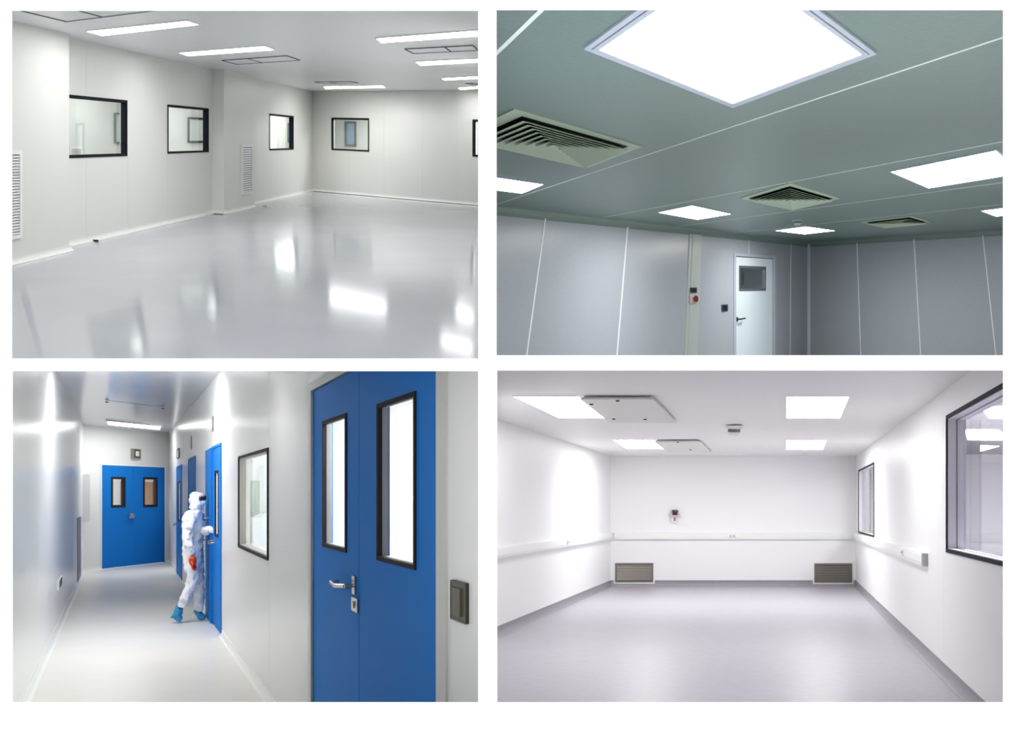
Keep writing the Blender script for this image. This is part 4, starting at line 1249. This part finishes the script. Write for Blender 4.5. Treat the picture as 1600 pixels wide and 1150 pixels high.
def person():
    def J(px, py, dy, r):
        p = P(px, py, PD + dy); return (p.x, p.y, p.z, r)
    fz = BL.fz((300 - CX) / F * PD, PD)
    base = Vector(((300 - CX) / F * PD, PD, fz))
    root = empty('person', base)
    tag(root, 'person in white hooded coverall and blue shoe covers reaching for the blue door', 'person')
    j = [J(301, 862, 0, .122),      # 0 pelvis
         J(301, 843, 0, .120),      # 1 waist
         J(301, 824, 0, .132),      # 2 chest
         J(301, 810, 0, .124),      # 3 upper chest
         J(304, 798, 0, .088),      # 4 neck (hood collar)
         J(307.5, 788, 0, .088),    # 5 jaw
         J(308, 777, 0, .098),      # 6 head
         J(307, 769, 0, .078),      # 7 crown
         J(297, 808, -.16, .078),   # 8 near shoulder
         J(292, 834, -.21, .064),   # 9 elbow
         J(297, 858, -.21, .054),   # 10 forearm
         J(300.5, 869, -.20, .040), # 11 wrist
         J(306, 812, .13, .078),    # 12 far shoulder
         J(316, 829, .06, .064),    # 13 elbow
         J(323, 830, -.04, .054),   # 14 forearm
         J(327, 828, -.12, .042),   # 15 wrist
         J(299, 876, -.09, .100),   # 16 near hip
         J(302, 906, -.10, .076),   # 17 knee
         J(291, 931, -.11, .068),   # 18 calf
         J(282, 949, -.11, .054),   # 19 ankle
         J(306, 876, .09, .098),    # 20 far hip
         J(311, 912, .10, .076),    # 21 knee
         J(311, 937, .10, .072),    # 22 calf
         J(310, 956, .10, .058)]    # 23 ankle
    ed = [(0, 1), (1, 2), (2, 3), (3, 4), (4, 5), (5, 6), (6, 7), (3, 8), (8, 9), (9, 10), (10, 11), (3, 12), (12, 13), (13, 14), (14, 15),
          (0, 16), (16, 17), (17, 18), (18, 19), (0, 20), (20, 21), (21, 22), (22, 23)]
    skin_mesh('body', j, ed, M['suit'], root, 0, 3, 0.06)
    # shoe covers
    a = J(280, 953, -.12, .070); b = J(276, 962, -.12, .062); c_ = J(281, 968, -.13, .045)
    skin_mesh('shoe_cover', [J(281, 949, -.11, .064), J(275, 954, -.11, .060), J(276, 960, -.11, .062), J(280, 967, -.11, .046), J(284, 970, -.11, .034)], [(0, 1), (1, 2), (2, 3), (3, 4)], M['shoe'], root, 1)
    skin_mesh('shoe_cover', [J(309, 954, .10, .070), J(308, 962, .10, .056), J(315, 964, .10, .048), J(322, 965, .10, .036)], [(0, 1), (1, 2), (2, 3)], M['shoe'], root, 1)
    # gloves with palm and five fingers
    def glove(w, d, up, side, curl, m, s=1.0):
        w = Vector(w); d = Vector(d).normalized(); side = Vector(side).normalized(); up = Vector(up).normalized()
        js = [(*w, .036 * s), (*(w + d * .05 * s), .040 * s), (*(w + d * .085 * s), .034 * s)]
        es = [(0, 1), (1, 2)]
        for k, (off, ln) in enumerate(((-.033, .066), (-.011, .082), (.011, .077), (.033, .06))):
            b0 = w + d * .09 * s + side * off * s
            b1 = b0 + (d * (1 - curl * .4) + up * curl * .5) * ln * .5 * s
            b2 = b1 + (d * (1 - curl) + up * curl) * ln * .5 * s
            i = len(js)
            js += [(*b0, .011 * s), (*b1, .0095 * s), (*b2, .008 * s)]
            es += [(2, i), (i, i + 1), (i + 1, i + 2)]
        b0 = w + d * .035 * s - side * .04 * s
        b1 = b0 + (d * .6 - side * .6 + up * .5).normalized() * .04 * s
        b2 = b1 + (d * .9 + up * .4).normalized() * .03 * s
        i = len(js)
        js += [(*b0, .013 * s), (*b1, .011 * s), (*b2, .009 * s)]
        es += [(1, i), (i, i + 1), (i + 1, i + 2)]
        return skin_mesh('glove', js, es, m, root, 1, 2)
    g0 = J(300.5, 868, -.20, 0)[:3]
    glove(g0, (.08, 0, -1), (1, 0, 0), (0, 1, 0), .4, M['orange'], 1.25)
    g1 = J(326.5, 828, -.12, 0)[:3]
    glove(g1, (1, -.45, .05), (.3, .8, 0), (0, 0, -1), .6, M['suit'], 1.1)
    # face: skin strip, goggles, mask
    hc = Vector(J(309.3, 777, 0, 0)[:3])
    def ell(name, c, rx, ry, rz, m):
        bm = bmesh.new(); bmesh.ops.create_uvsphere(bm, u_segments=20, v_segments=12, radius=1)
        bmesh.ops.scale(bm, verts=bm.verts, vec=(rx, ry, rz)); bmesh.ops.translate(bm, verts=bm.verts, vec=c)
        return from_bm(name, bm, m, root, True)
    ell('face', hc + Vector((.030, 0, -.012)), .062, .055, .060, M['skin'])
    ell('face_mask', hc + Vector((.045, 0, -.055)), .058, .056, .046, M['suit'])
    bm = bmesh.new()
    n = 10
    A = []
    for k in range(n + 1):
        a = -1.25 + 2.5 * k / n
        for zz in (-.024, .024):
            for rr in (.078, .090):
                A.append(bm.verts.new(hc + Vector((.012 + math.cos(a) * rr, math.sin(a) * rr * .85, -.005 + zz))))
    for k in range(n):
        b = 4 * k
        v = A
        bm.faces.new([v[b + 1], v[b + 5], v[b + 7], v[b + 3]])
        bm.faces.new([v[b], v[b + 2], v[b + 6], v[b + 4]])
        bm.faces.new([v[b], v[b + 4], v[b + 5], v[b + 1]])
        bm.faces.new([v[b + 2], v[b + 3], v[b + 7], v[b + 6]])
    bm.faces.new([A[0], A[1], A[3], A[2]]); bm.faces.new([A[-4], A[-2], A[-1], A[-3]])
    from_bm('goggles', bm, M['goggle'], root, True)
person()

# ================================================================ ROOM 4 (lower right): white room
room_bounds(left=775.4, top=578.2)
BR = Room(798, 0.0, 1.57, 1.14)
bk0, bk1 = BR.floor(954, 916), BR.floor(1337, 916)
lf_ = BR.floor(778, 997)
# side walls aim at the shared vanishing point
VB = (1221, 798)
def along(px, py, y): # floor point on line from VB through (px, py) at picture row y
    k = (y - VB[1]) / (py - VB[1]); return BR.floor(VB[0] + (px - VB[0]) * k, y)
W8 = Wall(BR, along(954, 916, 1100), along(954, 916, 916), (2.5, 12))
W9 = Wall(BR, bk0, bk1, (2.5, 10))
W10 = Wall(BR, along(1337, 916, 916), along(1337, 916, 1500), (2.5, 12))
H4 = BR.H
s8_0 = W8.s_at(773.5)
s10_1 = W10.L + (W10.w(W10.L, 0).y - DB) / abs(W10.d.y) if W10.d.y < 0 else W10.L
wn = W10.rect(1480.5, 1640, 654, 560, 860, 900)
a_w0 = W10.s_at(1480.5)
t1_ = (W10.st(1480.5, 654)[1] + W10.st(1567, 602)[1]) / 2
t0_ = (W10.st(1480.5, 860)[1] + W10.st(1567, 880)[1]) / 2
a_w1 = W10.s_at(1567) + (W10.s_at(1567) - a_w0) * .25
wn = (a_w0, a_w1, t0_, t1_)
ws = W10.rect(1342, 1366, 735.5, 724.5, 833, 836)
panelled_wall('wall_left', W8, s8_0 - .2, W8.L + .1, [], [], M['br_wall'], M['br_core'], 'white wall left in the room with the grey vinyl floor')
gl = W9.rect(961, 1020.5, 879.5, 879.5, 909.5, 909.5)
gr = W9.rect(1272, 1331, 880, 880, 910, 910)
panelled_wall('wall_back', W9, -.1, W9.L + .1, [], [], M['br_wall'], M['br_core'], 'white back wall with two low grilles')
panelled_wall('wall_right', W10, -.1, s10_1, [W10.s_at(1474)], [wn, ws], M['br_wall'], M['br_core'], 'white wall right with one large and one small window')
for W, a0, a1, nm, lb in ((W8, s8_0 - .2, W8.L, 'baseboard_left', 'grey vinyl upstand along the left white wall'), (W9, 0, W9.L, 'baseboard_back', 'grey vinyl upstand below the two grilles'), (W10, 0, s10_1, 'baseboard_right', 'grey vinyl upstand along the right white wall')):
    cove(nm, W, a0, a1, .125, .05, M['br_cove'], lb)
slab('floor', BR, [(-1.5, DB), (6, DB), (8, 18), (-1.5, 18)], False, .05, M['br_floor'], 'streaked grey vinyl floor of the white room')
slab('ceiling', BR, [(-1.5, 5), (6, 5), (14, 18), (-1.5, 18)], True, .08, M['br_ceil'], 'white ceiling with flat lamps and square plates')
flat_plate('ceiling', 577.5, 773, 2300, DB, 7.0, .012, M['br_ceil'], 'front edge strip of the white ceiling', 'ceiling')
room_bounds(left=775.4, top=578.2)
side_plate('wall_left', 774.5, 576, 1900, DB, W8.w(s8_0, 0).y + .4, -.012, M['br_wall'], 'plain white partition left of the grey vinyl floor')
room_bounds(left=775.4, top=578.2)

# trunking
def trunking(W, a0, a1, t0, t1, label, outlets, name='cable_trunking', cap=None):
    root = empty(name, W.w((a0 + a1) / 2, t0, 0)); tag(root, label, 'cable trunking', 'cable trunking runs of the white room')
    W.box('channel', a0, a1, t0, t1, 0, .05, M['white_plastic'], root)
    W.box('lid', a0, a1, t0 + (t1 - t0) * .22, t1 - (t1 - t0) * .12, .05, .058, M['white_plastic'], root)
    for a in outlets:
        s_ = W.box('socket', a - .07, a + .07, t0 + (t1 - t0) * .28, t1 - (t1 - t0) * .2, .058, .068, M['vent_white'], root)
        for k in (-1, 1):
            W.box('socket_hole', a + k * .035 - .012, a + k * .035 + .012, t0 + (t1 - t0) * .45, t1 - (t1 - t0) * .38, .068, .070, M['slate'], s_)
    if cap: W.box('end_cap', a1 - .03, a1, t0 - .004, t1 + .004, 0, .064, M['white_plastic'], root)
tk1, tk0 = W9.st(1100, 832)[1], W9.st(1100, 842)[1]
trunking(W8, s8_0 - .1, W8.L - .07, tk0, tk1, 'white cable trunking along the left white wall', [W8.s_at(887, .05)])
trunking(W9, .07, W9.L - .07, tk0, tk1, 'white cable trunking across the back white wall', [W9.s_at(1144, .05)])
trunking(W10, .2, W10.s_at(1450), tk0, tk1, 'white cable trunking ending short on the right white wall', [W10.s_at(1411, .05)], cap=True)

# low grilles
def grille(r, label):
    a0, a1, t0, t1 = r
    root = empty('wall_grille', W9.w((a0 + a1) / 2, t0, 0)); tag(root, label, 'grille', 'low wall grilles')
    W9.ring('outer_frame', (a0 - .03, a1 + .03, t0 - .03, t1 + .03), .035, 0, .012, M['white_plastic'], root)
    W9.ring('inner_frame', r, .04, 0, .02, M['grille_steel'], root)
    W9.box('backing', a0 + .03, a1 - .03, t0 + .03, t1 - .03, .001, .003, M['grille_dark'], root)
    n = 9
    for k in range(n):
        z = t0 + .045 + (t1 - t0 - .09) * k / n
        h = (t1 - t0 - .09) / n
        bm = bmesh.new()
        A0, A1 = a0 + .04, a1 - .04
        add_hull8(bm, [W9.w(A0, z, .016), W9.w(A1, z, .016), W9.w(A1, z + .006, .018), W9.w(A0, z + .006, .018),
                       W9.w(A0, z + h * .6, .004), W9.w(A1, z + h * .6, .004), W9.w(A1, z + h * .6 + .006, .006), W9.w(A0, z + h * .6 + .006, .006)])
        from_bm('slat', bm, M['grille_steel'], root)
grille(gl, 'low taupe louvred grille at the left of the back wall')
grille(gr, 'low taupe louvred grille at the right of the back wall')

# alarm beacon on the back wall
def beacon():
    a, t = W9.st(1054, 812)
    root = empty('alarm_beacon', W9.w(a, t, 0)); tag(root, 'small wall alarm with dark dome above a white box', 'alarm')
    t_ = lambda y: W9.st(1054, y)[1]
    hw = 5.5 * 17.2 / F
    W9.box('housing', a - hw, a + hw, t_(816), t_(805), 0, .05, M['vent_white'], root)
    W9.box('shelf', a - hw * 1.5, a + hw * 1.5, t_(806), t_(803.5), 0, .09, M['device_red_plate'], root)
    bm = bmesh.new(); c = W9.w(a, t_(803.5), .05)
    add_tube(bm, c, c + Vector((0, 0, t_(799) - t_(803.5))), .055, .05, 16); add_tube(bm, c + Vector((0, 0, t_(799) - t_(803.5))), c + Vector((0, 0, t_(796.5) - t_(803.5))), .07, .06, 16)
    from_bm('dome', bm, M['dome_dark'], root)
    W9.box('lock', a - hw * .35, a + hw * .1, t_(813), t_(808), .05, .062, M['slate'], root)
M['dome_dark'] = mat('dark_red_dome', (52, 24, 24), 0.3)
beacon()

# windows
window('window_13', W10, wn, M['black_frame'], M['pane_grey'], 'large black framed window cut off at the right edge', .05, .15, M['reveal_lilac'] if 'reveal_lilac' in M else mat('lilac_grey_reveal', (206, 204, 212), .4), .012)
W10.ring('frame_line', (wn[0] + .022, wn[1] - .022, wn[2] + .022, wn[3] - .022), .004, -.08, -.07, M['slate'], bpy.data.objects['window_13'])
wroot = window('window_14', W10, ws, M['black_frame'], M['pane_grey'], 'small narrow window nearer the back white wall', .04, .06, M['vent_white'])

# ceiling lamps and plates
for q, lab in (([(800, 618), (905, 618), (951, 653), (873, 652.5)], 'large bright lamp left of the nearer ceiling plate'),
               ([(957, 686.5), (1022, 686.5), (1040, 701), (979, 701)], 'far bright lamp left of the farther ceiling plate'),
               ([(1228, 618.5), (1328, 618.5), (1313, 653), (1228, 653)], 'large bright lamp at the right of the white ceiling'),
               ([(1228, 687.5), (1292, 687.5), (1286, 702), (1228, 702)], 'far bright lamp at the right of the white ceiling')):
    ceiling_light(BR, q, M['lamp_brf' if lab.startswith('far') else 'lamp_br'], M['white_trim'], lab, 'flat lamps of the white room', .02, .008)
def plate(q, label, screws):
    pts = [BR.ceil(*c) for c in q]
    m = sum(pts, Vector()) / 4
    root = empty('ceiling_plate', (m.x, m.y, m.z - .05)); tag(root, label, 'ceiling plate', 'square ceiling plates of the white room')
    prism('plate', [p + Vector((0, 0, -.022)) for p in pts], (0, 0, -.02), M['br_panel'], root)
    prism('spacer', [p.lerp(m, .06) for p in pts], (0, 0, -.022), M['br_panel'], root)
    for c in screws:
        s_ = BR.ceil(*c, .04)
        bm = bmesh.new(); add_tube(bm, s_, s_ + Vector((0, 0, -.012)), .022, .018, 10); from_bm('screw', bm, M['black_frame'], root)
plate([(907, 617.5), (1020, 617.5), (1057, 656), (953, 655)], 'large square off-white plate proud of the white ceiling', [(965, 625.5), (959, 654), (1008, 654.5), (924, 631)])
plate([(1023, 686.5), (1094, 686.5), (1110, 703.5), (1044, 703.5)], 'farther square off-white plate on the white ceiling', [(1059, 690.5), (1079, 702.3)])
detector(BR, 1147, 664, .11, .13, 'round smoke detector in the middle of the white ceiling', (M['white_plastic'], M['slate'], M['white_plastic']))
# room behind the right windows
nb = W9.w(W9.L + .1, 0, 0)
q = W10.w(0, 0, -.1)
bw = W9.w(0, 0, 0).y
tag(prism('wall_back', [Vector((q.x, bw - .5, BR.fz(0, bw) - .1)), Vector((16, bw - .5, BR.fz(0, bw) - .1)), Vector((16, bw - .5, BR.cz(0, bw) + .2)), Vector((q.x, bw - .5, BR.cz(0, bw) + .2))], (0, .06, 0), M['br_wall']),
    'white back wall of the room behind the large right window', 'wall', kind='structure')
tag(prism('wall_right', [Vector((11, DB, 3)), Vector((16, bw, 0)), Vector((16, bw, 7.5)), Vector((11, DB, 7.5))], (.06, 0, 0), M['br_wall']), 'far side wall of the room behind the large right window', 'wall', kind='structure')
x_far = 15.9
fl = []
for a in (s10_1, 0): q_ = W10.w(a, 0, -.1); fl.append((q_.x, q_.y))
fl += [(x_far, bw - .4), (11, DB)]
slab('floor', BR, fl, False, .04, M['br_floor'], 'grey floor of the room behind the large right window')
slab('ceiling', BR, fl, True, .04, M['br_ceil'], 'white ceiling of the room behind the large right window')
for q, lb in (([(1530, 632), (1600, 632), (1640, 652), (1545, 652)], 'near lamp seen through the large right window'), ([(1505, 669), (1560, 669), (1590, 686), (1512, 686)], 'far lamp seen through the large right window')):
    ceiling_light(BR, q, M['lamp_brx'], M['white_trim'], lb, 'lamps behind the large right window', .03, .02)
ceiling_light(BR, [(1650, 600), (1850, 600), (1950, 640), (1700, 640)], M['lamp_brx'], M['white_trim'], 'lamp behind the right wall outside the picture', 'lamps behind the large right window', .03, .02)  # extra unseen lamp added to light the room behind the window
NR = Wall(BR, Vector((6, bw - .5, 0)), Vector((12, bw - .5, 0)), (6, 5))
k1, k0 = NR.st(1530, 834)[1], NR.st(1530, 846)[1]
trunking(NR, 1.2, 9.8, k0, k1, 'white cable trunking seen through the large right window', [])
